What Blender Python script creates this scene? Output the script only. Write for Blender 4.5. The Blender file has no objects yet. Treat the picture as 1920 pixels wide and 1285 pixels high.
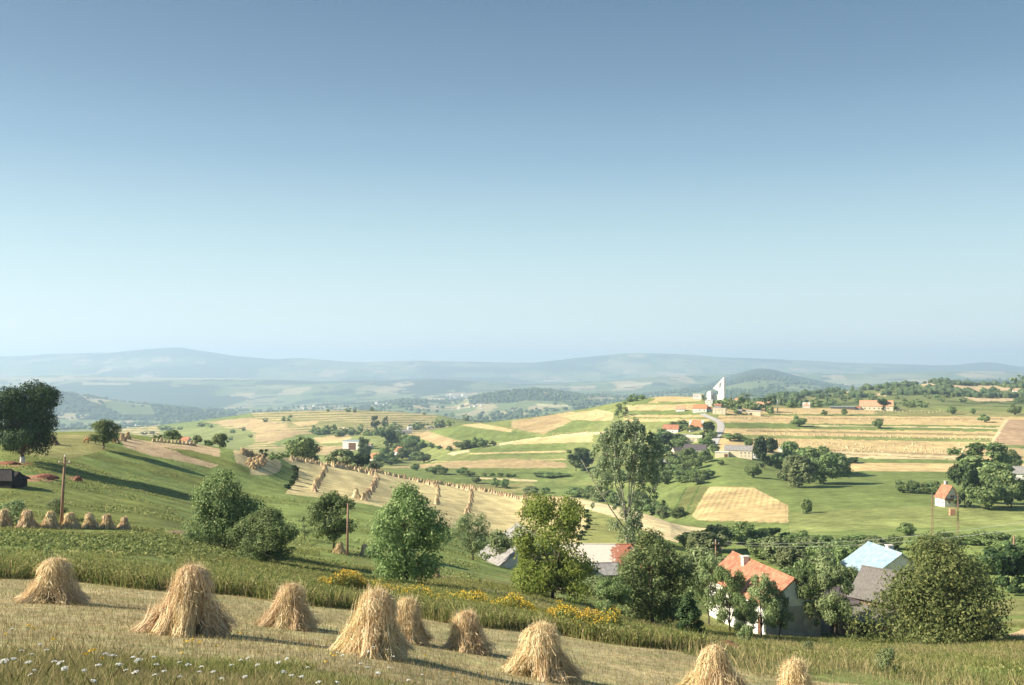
import bpy, math, random
import numpy as np
from mathutils import Vector, Matrix

# ---------------------------------------------------------------- camera, light, exposure
F = 1867.0                      # focal length in pixels of a 1920 px wide picture
HV = 700.0                      # row of the eye level in that picture
scn = bpy.context.scene
C = scn.collection
cd = bpy.data.cameras.new("camera")
cam = bpy.data.objects.new("camera", cd); C.objects.link(cam)
cam.location = (0, 0, 0); cam.rotation_euler = (math.radians(90), 0, 0)
cd.sensor_fit = 'HORIZONTAL'; cd.sensor_width = 36.0; cd.lens = 36.0 * F / 1920.0
cd.shift_y = (HV - 642.5) / 1920.0
cd.clip_start = 0.3; cd.clip_end = 60000
scn.camera = cam
SUN_EL, SUN_AZ = 32.0, 262.0        # azimuth clockwise from +Y
w = bpy.data.worlds.new("World"); scn.world = w; w.use_nodes = True
wn = w.node_tree.nodes; wl = w.node_tree.links; wn.clear()
wo = wn.new('ShaderNodeOutputWorld'); bg = wn.new('ShaderNodeBackground')
sky = wn.new('ShaderNodeTexSky'); sky.sky_type = 'NISHITA'; sky.sun_disc = False
sky.sun_elevation = math.radians(SUN_EL); sky.sun_rotation = math.radians(SUN_AZ)
sky.altitude = 600; sky.air_density = 1.0; sky.dust_density = 2.2; sky.ozone_density = 1.2
bg.inputs['Strength'].default_value = 0.10
_g = wn.new('ShaderNodeNewGeometry'); _tc = wn.new('ShaderNodeTexCoord'); _sp = wn.new('ShaderNodeSeparateXYZ'); wl.new(_tc.outputs['Generated'], _sp.inputs[0])
_rp = wn.new('ShaderNodeValToRGB'); wl.new(_sp.outputs[2], _rp.inputs[0])      # milky summer air: paler and brighter towards the horizon
_e = _rp.color_ramp.elements; _e.new(0.5); _e.new(0.5); _e.new(0.5); _e.new(0.5)
for _i, (_p, _c) in enumerate([(0.0, (5.1, 4.95, 4.4)), (0.06, (3.2, 3.8, 3.6)), (0.13, (2.1, 3.0, 3.2)), (0.21, (1.05, 1.8, 2.4)), (0.28, (0.58, 1.1, 1.68)), (0.38, (0.23, 0.61, 1.12))]):
    _e[_i].position = _p; _e[_i].color = _c + (1,)
_mx = wn.new('ShaderNodeMix'); _mx.data_type = 'RGBA'; _mx.inputs[0].default_value = 0.90
wl.new(sky.outputs[0], _mx.inputs[6]); wl.new(_rp.outputs[0], _mx.inputs[7]); wl.new(_mx.outputs[2], bg.inputs['Color']); wl.new(bg.outputs[0], wo.inputs['Surface'])
sd = bpy.data.lights.new("sun", 'SUN'); sun = bpy.data.objects.new("sun", sd); C.objects.link(sun)
sd.energy = 4.8; sd.angle = math.radians(0.5); sd.color = (1.0, 0.90, 0.74)
_a, _e = math.radians(SUN_AZ), math.radians(SUN_EL)
SUND = Vector((math.sin(_a) * math.cos(_e), math.cos(_a) * math.cos(_e), math.sin(_e)))
sun.rotation_euler = SUND.to_track_quat('Z', 'Y').to_euler()
scn.view_settings.view_transform = 'Standard'; scn.view_settings.look = 'None'
scn.view_settings.gamma = 1.0; scn.view_settings.exposure = 1.26
scn.cycles.max_bounces = 5; scn.cycles.diffuse_bounces = 2; scn.cycles.glossy_bounces = 1
scn.cycles.transmission_bounces = 2; scn.cycles.volume_bounces = 2; scn.cycles.transparent_max_bounces = 6

rs = np.random.RandomState(7); random.seed(7)
# ---------------------------------------------------------------- numeric helpers
def _h(ix, iy, s):
    n = (ix.astype(np.int64) * 374761393 + iy.astype(np.int64) * 668265263 + s * 974634777) & 0xffffffff
    n = ((n ^ (n >> 13)) * 1274126177) & 0xffffffff
    n = n ^ (n >> 16)
    return (n & 0xffffff) / float(0xffffff)
def vnoise(x, y, s=0):
    x = np.asarray(x, float); y = np.asarray(y, float)
    ix = np.floor(x); iy = np.floor(y); fx = x - ix; fy = y - iy
    fx = fx * fx * fx * (fx * (fx * 6 - 15) + 10); fy = fy * fy * fy * (fy * (fy * 6 - 15) + 10)
    a = _h(ix, iy, s); b = _h(ix + 1, iy, s); c = _h(ix, iy + 1, s); d = _h(ix + 1, iy + 1, s)
    return (a + (b - a) * fx) * (1 - fy) + (c + (d - c) * fx) * fy
def fbm(x, y, s=0, o=4):
    t = 0; a = 1.0; n = 0
    for i in range(o):
        t = t + a * (vnoise(x, y, s + i * 17) * 2 - 1); n += a; a *= 0.5
        x = x * 2.03 + 11.3; y = y * 2.03 + 5.7
    return t / n
def sst(a, b, x):
    t = np.clip((x - a) / (b - a), 0, 1); return t * t * (3 - 2 * t)
def pslope(h, dl):             # Fritsch-Carlson slopes on the last axis
    m = np.zeros(dl.shape[:-1] + (dl.shape[-1] + 1,))
    w1 = 2 * h[..., 1:] + h[..., :-1]; w2 = h[..., 1:] + 2 * h[..., :-1]
    a = dl[..., :-1]; b = dl[..., 1:]
    with np.errstate(divide='ignore', invalid='ignore'):
        v = (w1 + w2) / (w1 / a + w2 / b)
    m[..., 1:-1] = np.where(a * b > 0, v, 0); m[..., 0] = dl[..., 0]; m[..., -1] = dl[..., -1]
    return m
def pchip1(xs, ys, q):
    xs = np.array(xs, float); ys = np.array(ys, float); h = np.diff(xs); dl = np.diff(ys) / h
    m = pslope(h, dl); q = np.clip(q, xs[0], xs[-1]); i = np.clip(np.searchsorted(xs, q) - 1, 0, len(xs) - 2)
    t = (q - xs[i]) / h[i]
    return ys[i] * (1 + 2 * t) * (1 - t) ** 2 + m[i] * h[i] * t * (1 - t) ** 2 + ys[i + 1] * t * t * (3 - 2 * t) + m[i + 1] * h[i] * t * t * (t - 1)

# ---------------------------------------------------------------- the lie of the land
# each line is one feature of the land running across the view: (bearing column, distance, eye-angle row)
K = [
 [(-900,12,1235),(0,12,1285),(350,12,1312),(700,12,1350),(1010,12,1400),(1340,12,1455),(1920,12,1520),(2800,12,1600)],
 [(-900,25,1132),(0,25,1168),(350,25,1190),(690,25,1230),(1010,25,1296),(1340,25,1345),(1920,25,1400),(2800,25,1480)],
 [(-900,45,1052),(0,45,1078),(350,45,1106),(750,45,1150),(1150,45,1202),(1500,46,1242),(1920,48,1268),(2800,48,1330)],
 [(-900,95,975),(0,95,992),(240,95,1005),(480,98,1045),(700,100,1078),(850,100,1092),(1000,100,1118),(1200,105,1162),(1350,115,1186),(1500,120,1193),(1700,112,1202),(1920,110,1190),(2800,110,1200)],
 [(-900,150,885),(0,150,885),(240,163,912),(480,190,930),(600,190,943),(700,190,957),(830,190,990),(960,185,1033),(1100,180,1050),(1200,185,1045),(1350,205,1036),(1500,225,1015),(1700,235,1008),(1920,235,1005),(2800,235,1005)],
 [(-900,225,818),(0,225,812),(160,230,809),(300,240,821),(430,238,842),(500,262,852),(560,305,862),(650,350,874),(780,385,902),(870,370,915),(960,350,929),(1070,320,934),(1200,285,962),(1350,252,1003),(1500,262,996),(1700,280,985),(1920,285,980),(2800,285,980)],
 [(-900,330,850),(0,330,850),(240,350,862),(430,400,895),(560,470,908),(780,500,930),(960,450,952),(1070,410,955),(1200,370,982),(1350,310,975),(1500,320,960),(1700,325,952),(1920,335,948),(2800,335,948)],
 [(-900,500,856),(0,500,856),(240,520,862),(430,640,880),(560,640,890),(700,620,893),(780,600,893),(960,580,902),(1070,540,915),(1200,460,927),(1350,400,925),(1500,380,925),(1700,380,925),(1920,400,918),(2800,400,918)],
 [(-900,800,846),(0,800,846),(240,850,848),(430,880,857),(560,830,864),(700,790,862),(780,770,868),(850,750,857),(960,730,852),(1100,680,855),(1200,600,870),(1350,530,858),(1500,500,885),(1700,480,889),(1920,470,890),(2800,470,890)],
 [(-900,1300,835),(0,1300,835),(240,1300,832),(430,1100,841),(560,1030,838),(700,1000,822),(780,1000,814),(850,970,800),(960,960,787),(1090,950,768),(1180,950,751),(1250,950,744),(1330,940,746),(1420,930,756),(1500,900,762),(1600,900,764),(1750,900,766),(1920,880,770),(2800,880,770)],
 [(-900,1700,826),(0,1700,826),(240,1700,823),(430,1400,815),(560,1220,813),(700,1200,809),(780,1200,814),(850,1200,815),(960,1200,805),(1090,1200,788),(1180,1200,770),(1300,1200,762),(1400,1150,762),(1500,1100,763),(1600,1100,760),(1750,1100,758),(1920,1100,758),(2800,1100,758)],
 [(-900,2400,812),(0,2400,812),(160,2400,808),(270,2200,800),(400,2000,786),(500,1800,773),(650,1700,770),(820,1700,779),(880,1700,790),(960,1800,796),(1100,1800,787),(1200,1700,774),(1300,1600,760),(1400,1600,752),(1480,1600,744),(1600,1700,733),(1700,1700,724),(1760,1700,719),(1850,1700,724),(1920,1700,722),(2800,1700,724)],
 [(-900,3300,806),(0,3300,806),(400,3000,800),(700,3000,790),(850,2800,795),(960,3000,795),(1100,3000,790),(1300,2800,775),(1500,2800,770),(1700,2800,760),(1920,2800,755),(2800,2800,755)],
 [(-900,4200,798),(0,4200,798),(300,4200,795),(430,4200,786),(560,4200,778),(700,4200,774),(850,4200,776),(960,4200,770),(1100,4200,762),(1200,4200,758),(1340,4200,748),(1500,4200,745),(1700,4200,745),(1920,4200,740),(2800,4200,740)],
 [(-900,5000,728),(0,5000,731),(90,5000,735),(200,5000,750),(300,5000,763),(430,5200,773),(560,5500,766),(700,5500,761),(760,5300,753),(840,5500,758),(910,5200,742),(1010,5200,733),(1080,5500,742),(1150,5500,745),(1250,5800,738),(1340,8300,717),(1430,8600,692),(1500,8500,706),(1560,8000,719),(1620,6000,730),(1700,6000,725),(1850,6000,711),(1920,6000,714),(2800,6000,714)],
 [(-900,7000,768),(0,7000,768),(200,7000,764),(430,7000,766),(700,7000,754),(850,7000,750),(1010,7000,746),(1150,7000,742),(1300,8700,724),(1430,9000,716),(1600,8600,722),(1920,7300,722),(2800,7300,722)],
 [(-900,9500,708),(0,9500,708),(100,9500,705),(250,9500,708),(400,9500,711),(600,9500,714),(800,9500,712),(1000,9500,719),(1150,9500,714),(1220,9500,708),(1400,9500,703),(1600,9500,700),(1800,9500,697),(1920,9500,700),(2800,9500,700)],
 [(-900,11500,716),(0,11500,716),(960,11500,722),(1920,11500,712),(2800,11500,712)],
 [(-900,15000,668),(0,15000,668),(100,15000,665),(200,15000,662),(290,15000,655),(330,15000,653),(380,15000,659),(450,15000,668),(520,15000,672),(560,15000,670),(620,15000,675),(700,15000,680),(800,15000,677),(880,15000,678),(980,15000,680),(1050,15000,676),(1120,15000,669),(1190,15000,663),(1260,15000,664),(1350,15000,670),(1480,15000,676),(1620,15000,681),(1700,15000,684),(1780,15000,685),(1850,15000,682),(1920,15000,690),(2800,15000,690)],
 [(-900,20000,735),(2800,20000,735)],
]
NK = len(K)
def knots(u):
    u = np.clip(np.asarray(u, float), -900, 2800)
    L = np.stack([pchip1([p[0] for p in k], [math.log(p[1]) for p in k], u) for k in K], -1)
    V = np.stack([pchip1([p[0] for p in k], [p[2] for p in k], u) for k in K], -1)
    return L, V
_UQ = np.linspace(-900, 2800, 3701); _LQ, _VQ = knots(_UQ)
_HQ = np.diff(_LQ, axis=1); _MQ = pslope(_HQ, np.diff(_VQ, axis=1) / _HQ)
def kfast(u):
    p = np.clip(np.asarray(u, float) + 900, 0, 3699.999); i = p.astype(int); t = (p - i)[..., None]
    g = lambda A: A[i] * (1 - t) + A[i + 1] * t
    return g(_LQ), g(_VQ), g(_MQ)
def vt_row(u, ld):             # eye-angle row and feature number at column u, log distance ld
    L, V, M = kfast(u); ld = np.asarray(ld, float)
    i = np.clip((L <= ld[..., None]).sum(-1) - 1, 0, NK - 2)[..., None]
    tk = lambda A, j: np.take_along_axis(A, j, -1)[..., 0]
    x0, x1, y0, y1, m0, m1 = tk(L, i), tk(L, i + 1), tk(V, i), tk(V, i + 1), tk(M, i), tk(M, i + 1)
    h = x1 - x0; t = np.clip((ld - x0) / h, 0, 1)
    v = y0 * (1 + 2 * t) * (1 - t) ** 2 + m0 * h * t * (1 - t) ** 2 + y1 * t * t * (3 - 2 * t) + m1 * h * t * t * (t - 1)
    return v, i[..., 0] + t
def relief(x, y):
    d = np.maximum(y, 1.0)
    a1 = 0.05 * sst(6, 20, d) * (1 - sst(60, 120, d)); a2 = 0.28 * sst(60, 130, d) * (1 - sst(400, 800, d))
    a3 = 1.3 * sst(380, 900, d) * (1 - sst(3000, 4500, d)); a4 = 20 * sst(4300, 6000, d); a5 = 22 * sst(7500, 12000, d)
    z = a1 * fbm(x / 3.1, y / 3.1, 1, 2) + a2 * fbm(x / 17., y / 17., 2, 3) + a3 * fbm(x / 70., y / 70., 3, 3)
    z = z + a4 * fbm(x / 850., y / 850., 4, 4) + a5 * fbm(x / 1500., y / 1500., 5, 4)
    return z
def ground_t(x, y):
    x = np.asarray(x, float); y = np.asarray(y, float)
    ye = np.maximum(y, 12.0); u = 960 + F * x / ye
    v, t = vt_row(u, np.log(ye))
    z = -(v - HV) / F * ye
    near = y < 12
    u12 = 960 + F * x / 12.0
    v12, _ = vt_row(np.clip(u12, -900, 2800), np.full(np.shape(x), math.log(12.0)))
    z12 = -(v12 - HV) / F * 12.0
    zn = z12 + (12 - y) / 12.0 * (-1.65 - (-4.35)) * np.where(y > 0, 1, 0.85)
    z = np.where(near, zn, z) + relief(x, y)
    return z, t
def gz(x, y): return float(ground_t(np.array([x]), np.array([y]))[0][0])
def uv(x, y, z): return 960 + F * x / y, HV - F * z / y
def place(u, v, dg=None, lo=10, hi=14000):
    """the point of the ground seen in direction (u, v); nearest to distance dg when the ray meets several"""
    ds = np.exp(np.linspace(math.log(lo), math.log(hi), 2600)); xs = (u - 960) / F * ds
    z, _ = ground_t(xs, ds); vv = HV - F * z / ds
    s = vv - v; cr = np.where(s[:-1] * s[1:] <= 0)[0]
    if dg is None:
        if len(cr) == 0: k = int(np.argmin(abs(s)))
        else: k = cr[0]
    else:
        if len(cr): k = cr[np.argmin(abs(np.log(ds[cr] / dg)))]
        if len(cr) == 0 or abs(math.log(ds[k] / dg)) > 0.35: k = int(np.argmin(abs(ds - dg)))
    return Vector((float(xs[k]), float(ds[k]), float(z[k])))

# ---------------------------------------------------------------- object helpers
def link(o, parent=None):
    C.objects.link(o)
    if parent is not None: o.parent = parent
    return o
def mesh_np(name, v, f, mats=(), smooth=False, parent=None, mi=None):
    """v (n,3); f (m,k) index array or list of lists"""
    me = bpy.data.meshes.new(name); v = np.asarray(v, np.float32)
    if isinstance(f, np.ndarray):
        m, k = f.shape; tot = np.full(m, k, np.int32); flat = f.astype(np.int32).ravel()
    else:
        tot = np.array([len(q) for q in f], np.int32); flat = np.array([i for q in f for i in q], np.int32); m = len(f)
    me.vertices.add(len(v)); me.vertices.foreach_set('co', v.ravel())
    me.loops.add(len(flat)); me.loops.foreach_set('vertex_index', flat)
    me.polygons.add(m); st = np.concatenate([[0], np.cumsum(tot)[:-1]]).astype(np.int32)
    me.polygons.foreach_set('loop_start', st)
    if mi is not None: me.polygons.foreach_set('material_index', np.asarray(mi, np.int32))
    me.polygons.foreach_set('use_smooth', np.full(m, bool(smooth)))
    me.update(calc_edges=True)
    for q in mats: me.materials.append(q)
    o = bpy.data.objects.new(name, me)
    return link(o, parent)
def tag(o, label=None, cat=None, group=None, kind=None):
    if label: o['label'] = label
    if cat: o['category'] = cat
    if group: o['group'] = group
    if kind: o['kind'] = kind
    return o
def empty(name, loc, rz=0.0, label=None, cat=None, group=None):
    o = bpy.data.objects.new(name, None); o.empty_display_size = 0.3; C.objects.link(o)
    o.location = loc; o.rotation_euler = (0, 0, rz); return tag(o, label, cat, group)
KIDS = {}
def copy_tree(root, loc, rz=0.0, scale=(1, 1, 1), label=None, group=None, parts=True):
    def rec(o, par):
        c = o.copy(); C.objects.link(c)
        if par is not None: c.parent = par
        for k in KIDS.get(o.name, []): rec(k, c)
        return c
    c = root.copy(); C.objects.link(c)
    c.location = loc; c.rotation_euler = (0, 0, rz); c.scale = scale
    if label: c['label'] = label
    if group: c['group'] = group
    elif 'group' in c.keys(): del c['group']
    for k in KIDS.get(root.name, []): rec(k, c)
    return c
def kids(root, *ch): KIDS.setdefault(root.name, []).extend(ch)
class MB:
    def __init__(s): s.v = []; s.f = []; s.m = []; s.n = 0
    def add(s, v, f, m=0):
        v = np.asarray(v, float); s.v.append(v); s.f += [[i + s.n for i in q] for q in f]; s.m += [m] * len(f); s.n += len(v); return s
    def box(s, a, b, m=0, rz=0, c=(0, 0, 0)):
        x0, y0, z0 = a; x1, y1, z1 = b
        v = np.array([(x0,y0,z0),(x1,y0,z0),(x1,y1,z0),(x0,y1,z0),(x0,y0,z1),(x1,y0,z1),(x1,y1,z1),(x0,y1,z1)], float)
        if rz:
            cs, sn = math.cos(rz), math.sin(rz); v = np.stack([v[:,0]*cs-v[:,1]*sn+c[0], v[:,0]*sn+v[:,1]*cs+c[1], v[:,2]+c[2]], 1)
        return s.add(v, [(0,3,2,1),(4,5,6,7),(0,1,5,4),(1,2,6,5),(2,3,7,6),(3,0,4,7)], m)
    def tube(s, pts, rad, n=6, m=0):
        pts = [Vector(p) for p in pts]; V = []; N = len(pts)
        for i, p in enumerate(pts):
            t = (pts[min(i + 1, N - 1)] - pts[max(i - 1, 0)]).normalized()
            a = t.cross(Vector((0.31, 0.95, 0.05))); a.normalize(); b = t.cross(a)
            r = rad[i] if hasattr(rad, '__len__') else rad
            for k in range(n):
                g = 2 * math.pi * k / n; V.append(tuple(p + (a * math.cos(g) + b * math.sin(g)) * r))
        Fc = [[i*n+k, i*n+(k+1) % n, (i+1)*n+(k+1) % n, (i+1)*n+k] for i in range(N-1) for k in range(n)]
        Fc.append(list(range(n))[::-1]); Fc.append([(N-1)*n+k for k in range(n)])
        return s.add(V, Fc, m)
    def quadslab(s, p, th, m=0):    # p: four corners, thickened downwards
        p = [Vector(q) for q in p]; nrm = (p[1]-p[0]).cross(p[3]-p[0]).normalized()
        if nrm.z < 0: nrm = -nrm
        q = [x - nrm * th for x in p]
        return s.add([tuple(x) for x in p + q], [(0,1,2,3),(7,6,5,4),(0,4,5,1),(1,5,6,2),(2,6,7,3),(3,7,4,0)], m)
    def build(s, name, mats, parent=None, smooth=False):
        if not isinstance(mats, (list, tuple)): mats = [mats]
        o = mesh_np(name, np.concatenate(s.v), s.f, mats, smooth, parent, s.m)
        return o

# ---------------------------------------------------------------- materials
def newmat(name):
    m = bpy.data.materials.new(name); m.use_nodes = True; nt = m.node_tree; nt.nodes.clear()
    o = nt.nodes.new('ShaderNodeOutputMaterial'); p = nt.nodes.new('ShaderNodeBsdfPrincipled')
    nt.links.new(p.outputs[0], o.inputs[0]); p.inputs['Specular IOR Level'].default_value = 0.2
    return m, nt, p, o
def N(nt, t, **k):
    n = nt.nodes.new(t)
    for a, b in k.items():
        if a in n.inputs: n.inputs[a].default_value = b
        else: setattr(n, a, b)
    return n
def ramp(nt, stops):
    r = nt.nodes.new('ShaderNodeValToRGB'); e = r.color_ramp.elements
    while len(e) < len(stops): e.new(0.5)
    for i, (p, c) in enumerate(stops): e[i].position = p; e[i].color = tuple(c) + (1,)
    return r
def surf(name, c1, c2, scale=2.0, rough=0.85, bump=0.0, coord='Object', detail=4, wave=None, stretch=(1, 1, 1), spec=0.2, metal=0):
    m, nt, p, o = newmat(name); L = nt.links
    tc = N(nt, 'ShaderNodeTexCoord'); mp = N(nt, 'ShaderNodeMapping'); mp.inputs['Scale'].default_value = stretch
    L.new(tc.outputs[coord], mp.inputs[0])
    nz = N(nt, 'ShaderNodeTexNoise', Scale=scale, Detail=detail); L.new(mp.outputs[0], nz.inputs[0])
    r = ramp(nt, [(0.32, c1), (0.68, c2)]); L.new(nz.outputs[0], r.inputs[0])
    col = r.outputs[0]
    if wave:
        axis, ws, dark = wave
        wv = N(nt, 'ShaderNodeTexWave', Scale=ws, Distortion=0.6); wv.bands_direction = axis; wv.wave_profile = 'SAW'
        L.new(tc.outputs[coord], wv.inputs[0])
        mx = N(nt, 'ShaderNodeMix', data_type='RGBA', blend_type='MULTIPLY'); mx.inputs[0].default_value = dark
        L.new(col, mx.inputs[6]); L.new(wv.outputs[0], mx.inputs[7]); col = mx.outputs[2]
    L.new(col, p.inputs['Base Color']); p.inputs['Roughness'].default_value = rough
    p.inputs['Specular IOR Level'].default_value = spec; p.inputs['Metallic'].default_value = metal
    if bump:
        b = N(nt, 'ShaderNodeBump', Strength=bump, Distance=0.05); L.new(nz.outputs[0], b.inputs['Height']); L.new(b.outputs[0], p.inputs['Normal'])
    return m
def leafmat(name, c1, c2, c3, tr=0.42, perobj=0.25):
    """leaf colour varies from leaf to leaf and from plant to plant"""
    m, nt, p, o = newmat(name); L = nt.links
    g = N(nt, 'ShaderNodeNewGeometry'); r = ramp(nt, [(0.0, c1), (0.55, c2), (1.0, c3)])
    L.new(g.outputs['Random Per Island'], r.inputs[0])
    oi = N(nt, 'ShaderNodeObjectInfo'); hs = N(nt, 'ShaderNodeHueSaturation')
    mr = N(nt, 'ShaderNodeMapRange'); mr.inputs[3].default_value = 1 - perobj; mr.inputs[4].default_value = 1 + perobj
    L.new(oi.outputs['Random'], mr.inputs[0]); L.new(mr.outputs[0], hs.inputs['Value']); L.new(r.outputs[0], hs.inputs['Color'])
    mh = N(nt, 'ShaderNodeMapRange'); mh.inputs[3].default_value = 0.485; mh.inputs[4].default_value = 0.51
    L.new(oi.outputs['Random'], mh.inputs[0]); L.new(mh.outputs[0], hs.inputs['Hue'])
    L.new(hs.outputs[0], p.inputs['Base Color']); p.inputs['Roughness'].default_value = 0.7
    p.inputs['Specular IOR Level'].default_value = 0.25
    if tr:
        t = N(nt, 'ShaderNodeBsdfTranslucent'); L.new(hs.outputs[0], t.inputs[0])
        mx = N(nt, 'ShaderNodeMixShader'); mx.inputs[0].default_value = tr
        L.new(p.outputs[0], mx.inputs[1]); L.new(t.outputs[0], mx.inputs[2]); L.new(mx.outputs[0], o.inputs[0])
    return m
M = {}
M['leaf'] = leafmat('leaf_green', (0.092, 0.147, 0.052), (0.185, 0.264, 0.093), (0.386, 0.467, 0.196))
M['leaf_yellow'] = leafmat('leaf_yellow_green', (0.139, 0.222, 0.037), (0.244, 0.341, 0.064), (0.433, 0.495, 0.128), tr=0.45)
M['leaf_dark'] = leafmat('leaf_dark', (0.021, 0.044, 0.018), (0.042, 0.077, 0.024), (0.088, 0.129, 0.044), tr=0.2)
M['leaf_olive'] = leafmat('leaf_olive', (0.130, 0.175, 0.074), (0.235, 0.296, 0.126), (0.408, 0.460, 0.229))
M['leaf_silver'] = leafmat('leaf_silver', (0.155, 0.226, 0.108), (0.288, 0.374, 0.194), (0.534, 0.610, 0.364), tr=0.4)
M['grass'] = leafmat('grass_blade', (0.127, 0.163, 0.045), (0.239, 0.266, 0.076), (0.429, 0.384, 0.166), tr=0.4, perobj=0)
M['drygrass'] = leafmat('dry_grass_blade', (0.163, 0.156, 0.065), (0.338, 0.286, 0.130), (0.525, 0.442, 0.234), tr=0.3, perobj=0)
M['weed'] = leafmat('weed_leaf', (0.093, 0.136, 0.033), (0.217, 0.271, 0.074), (0.435, 0.398, 0.149), tr=0.4, perobj=0)
M['yellow'] = leafmat('yellow_petal', (0.50, 0.32, 0.02), (0.64, 0.42, 0.03), (0.76, 0.54, 0.08), tr=0.2, perobj=0.05)
M['white'] = leafmat('white_petal', (0.70, 0.72, 0.66), (0.80, 0.80, 0.76), (0.86, 0.86, 0.84), tr=0.3, perobj=0.05)
M['straw'] = leafmat('straw', (0.503, 0.345, 0.172), (0.797, 0.606, 0.357), (0.912, 0.822, 0.565), tr=0.2, perobj=0.08)
M['bark'] = surf('bark', (0.06, 0.045, 0.03), (0.15, 0.12, 0.09), 6, bump=0.6, stretch=(1, 1, 0.2))
M['palebark'] = surf('pale_bark', (0.16, 0.14, 0.11), (0.42, 0.39, 0.33), 5, bump=0.4, stretch=(1, 1, 0.4))
M['redtile'] = surf('red_tile', (0.30, 0.115, 0.07), (0.54, 0.26, 0.155), 1.3, bump=0.5, wave=('Y', 1.3, 0.3))
M['leaf_warm'] = leafmat('leaf_warm_green', (0.085, 0.122, 0.037), (0.182, 0.232, 0.068), (0.363, 0.412, 0.145))
M['leaf_big'] = leafmat('leaf_big_bush', (0.076, 0.106, 0.034), (0.152, 0.194, 0.060), (0.317, 0.338, 0.120))
M['straw_far'] = leafmat('straw_far', (0.38, 0.27, 0.14), (0.56, 0.43, 0.25), (0.70, 0.57, 0.38), tr=0.1, perobj=0.1)
M['orangetile'] = surf('orange_tile', (0.50, 0.17, 0.08), (0.62, 0.27, 0.14), 2.5, bump=0.4)
M['salmontile'] = surf('faded_tile', (0.50, 0.24, 0.14), (0.62, 0.36, 0.22), 1.5, bump=0.3)
M['greyroof'] = surf('grey_roof', (0.22, 0.21, 0.20), (0.38, 0.36, 0.34), 1.6, bump=0.3, wave=('X', 1.2, 0.25))
M['shingle'] = surf('weathered_shingle', (0.12, 0.11, 0.105), (0.25, 0.23, 0.205), 3, bump=0.7, stretch=(6, 0.6, 1), wave=('X', 2.4, 0.3))
M['darkroof'] = surf('dark_roof', (0.07, 0.055, 0.06), (0.14, 0.12, 0.12), 1.5)
M['blueroof'] = surf('pale_blue_sheet', (0.22, 0.32, 0.38), (0.35, 0.45, 0.50), 1.2, rough=0.5, wave=('X', 1.6, 0.12), spec=0.4)
M['plaster'] = surf('white_plaster', (0.62, 0.60, 0.55), (0.78, 0.76, 0.71), 1.2, bump=0.1)
M['cream'] = surf('cream_plaster', (0.62, 0.52, 0.36), (0.74, 0.64, 0.47), 1.0, bump=0.1)
M['greyplaster'] = surf('grey_plaster', (0.26, 0.25, 0.24), (0.38, 0.36, 0.34), 1.4, bump=0.3)
M['brick'] = surf('brick_chimney', (0.55, 0.50, 0.45), (0.72, 0.68, 0.62), 3)
M['board'] = surf('weathered_board', (0.20, 0.12, 0.08), (0.38, 0.27, 0.20), 3, bump=0.5, wave=('X', 3.0, 0.45), stretch=(4, 4, 0.4))
M['wood'] = surf('weathered_pole', (0.20, 0.12, 0.08), (0.34, 0.22, 0.15), 4, bump=0.4, stretch=(4, 4, 0.3))
M['dark'] = surf('dark_gap', (0.015, 0.014, 0.014), (0.035, 0.03, 0.03), 2)
M['glass'] = surf('window_glass', (0.03, 0.04, 0.05), (0.05, 0.06, 0.07), 2, rough=0.15, spec=0.5)
M['frame'] = surf('window_frame', (0.60, 0.58, 0.54), (0.72, 0.70, 0.66), 4)
M['door'] = surf('door_wood', (0.10, 0.05, 0.03), (0.18, 0.10, 0.06), 4)
M['metal'] = surf('grey_metal', (0.3, 0.3, 0.3), (0.4, 0.4, 0.4), 4, rough=0.5)
M['wire'] = surf('wire', (0.30, 0.30, 0.29), (0.36, 0.36, 0.34), 4, rough=0.4)
M['ceramic'] = surf('insulator', (0.7, 0.68, 0.64), (0.8, 0.78, 0.74), 4, rough=0.3)
M['cow'] = surf('cow_hide', (0.30, 0.12, 0.05), (0.46, 0.22, 0.10), 1.2)
M['dung'] = surf('rotted_manure', (0.14, 0.05, 0.03), (0.30, 0.13, 0.08), 3, bump=0.8)
M['road'] = surf('road_gravel', (0.36, 0.34, 0.31), (0.46, 0.44, 0.40), 0.6, coord='Object')
# patched roof: big pale repairs over red tile
def patchroof():
    m, nt, p, o = newmat('patched_roof'); L = nt.links
    tc = N(nt, 'ShaderNodeTexCoord'); nz = N(nt, 'ShaderNodeTexNoise', Scale=0.9, Detail=6, Roughness=0.65); L.new(tc.outputs['Object'], nz.inputs[0])
    sp = N(nt, 'ShaderNodeSeparateXYZ'); L.new(tc.outputs['Object'], sp.inputs[0])
    a = N(nt, 'ShaderNodeMath', operation='MULTIPLY_ADD'); a.inputs[1].default_value = -0.10; L.new(sp.outputs[0], a.inputs[0]); L.new(nz.outputs[0], a.inputs[2])
    r = ramp(nt, [(0.36, (0.46, 0.19, 0.12)), (0.40, (0.74, 0.66, 0.56))]); L.new(a.outputs[0], r.inputs[0])
    n2 = N(nt, 'ShaderNodeTexNoise', Scale=4, Detail=4); L.new(tc.outputs['Object'], n2.inputs[0])
    mx = N(nt, 'ShaderNodeMix', data_type='RGBA', blend_type='MULTIPLY'); mx.inputs[0].default_value = 0.4
    L.new(r.outputs[0], mx.inputs[6]); L.new(n2.outputs[0], mx.inputs[7]); L.new(mx.outputs[2], p.inputs['Base Color'])
    p.inputs['Roughness'].default_value = 0.9
    return m
M['patchroof'] = patchroof()
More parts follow.
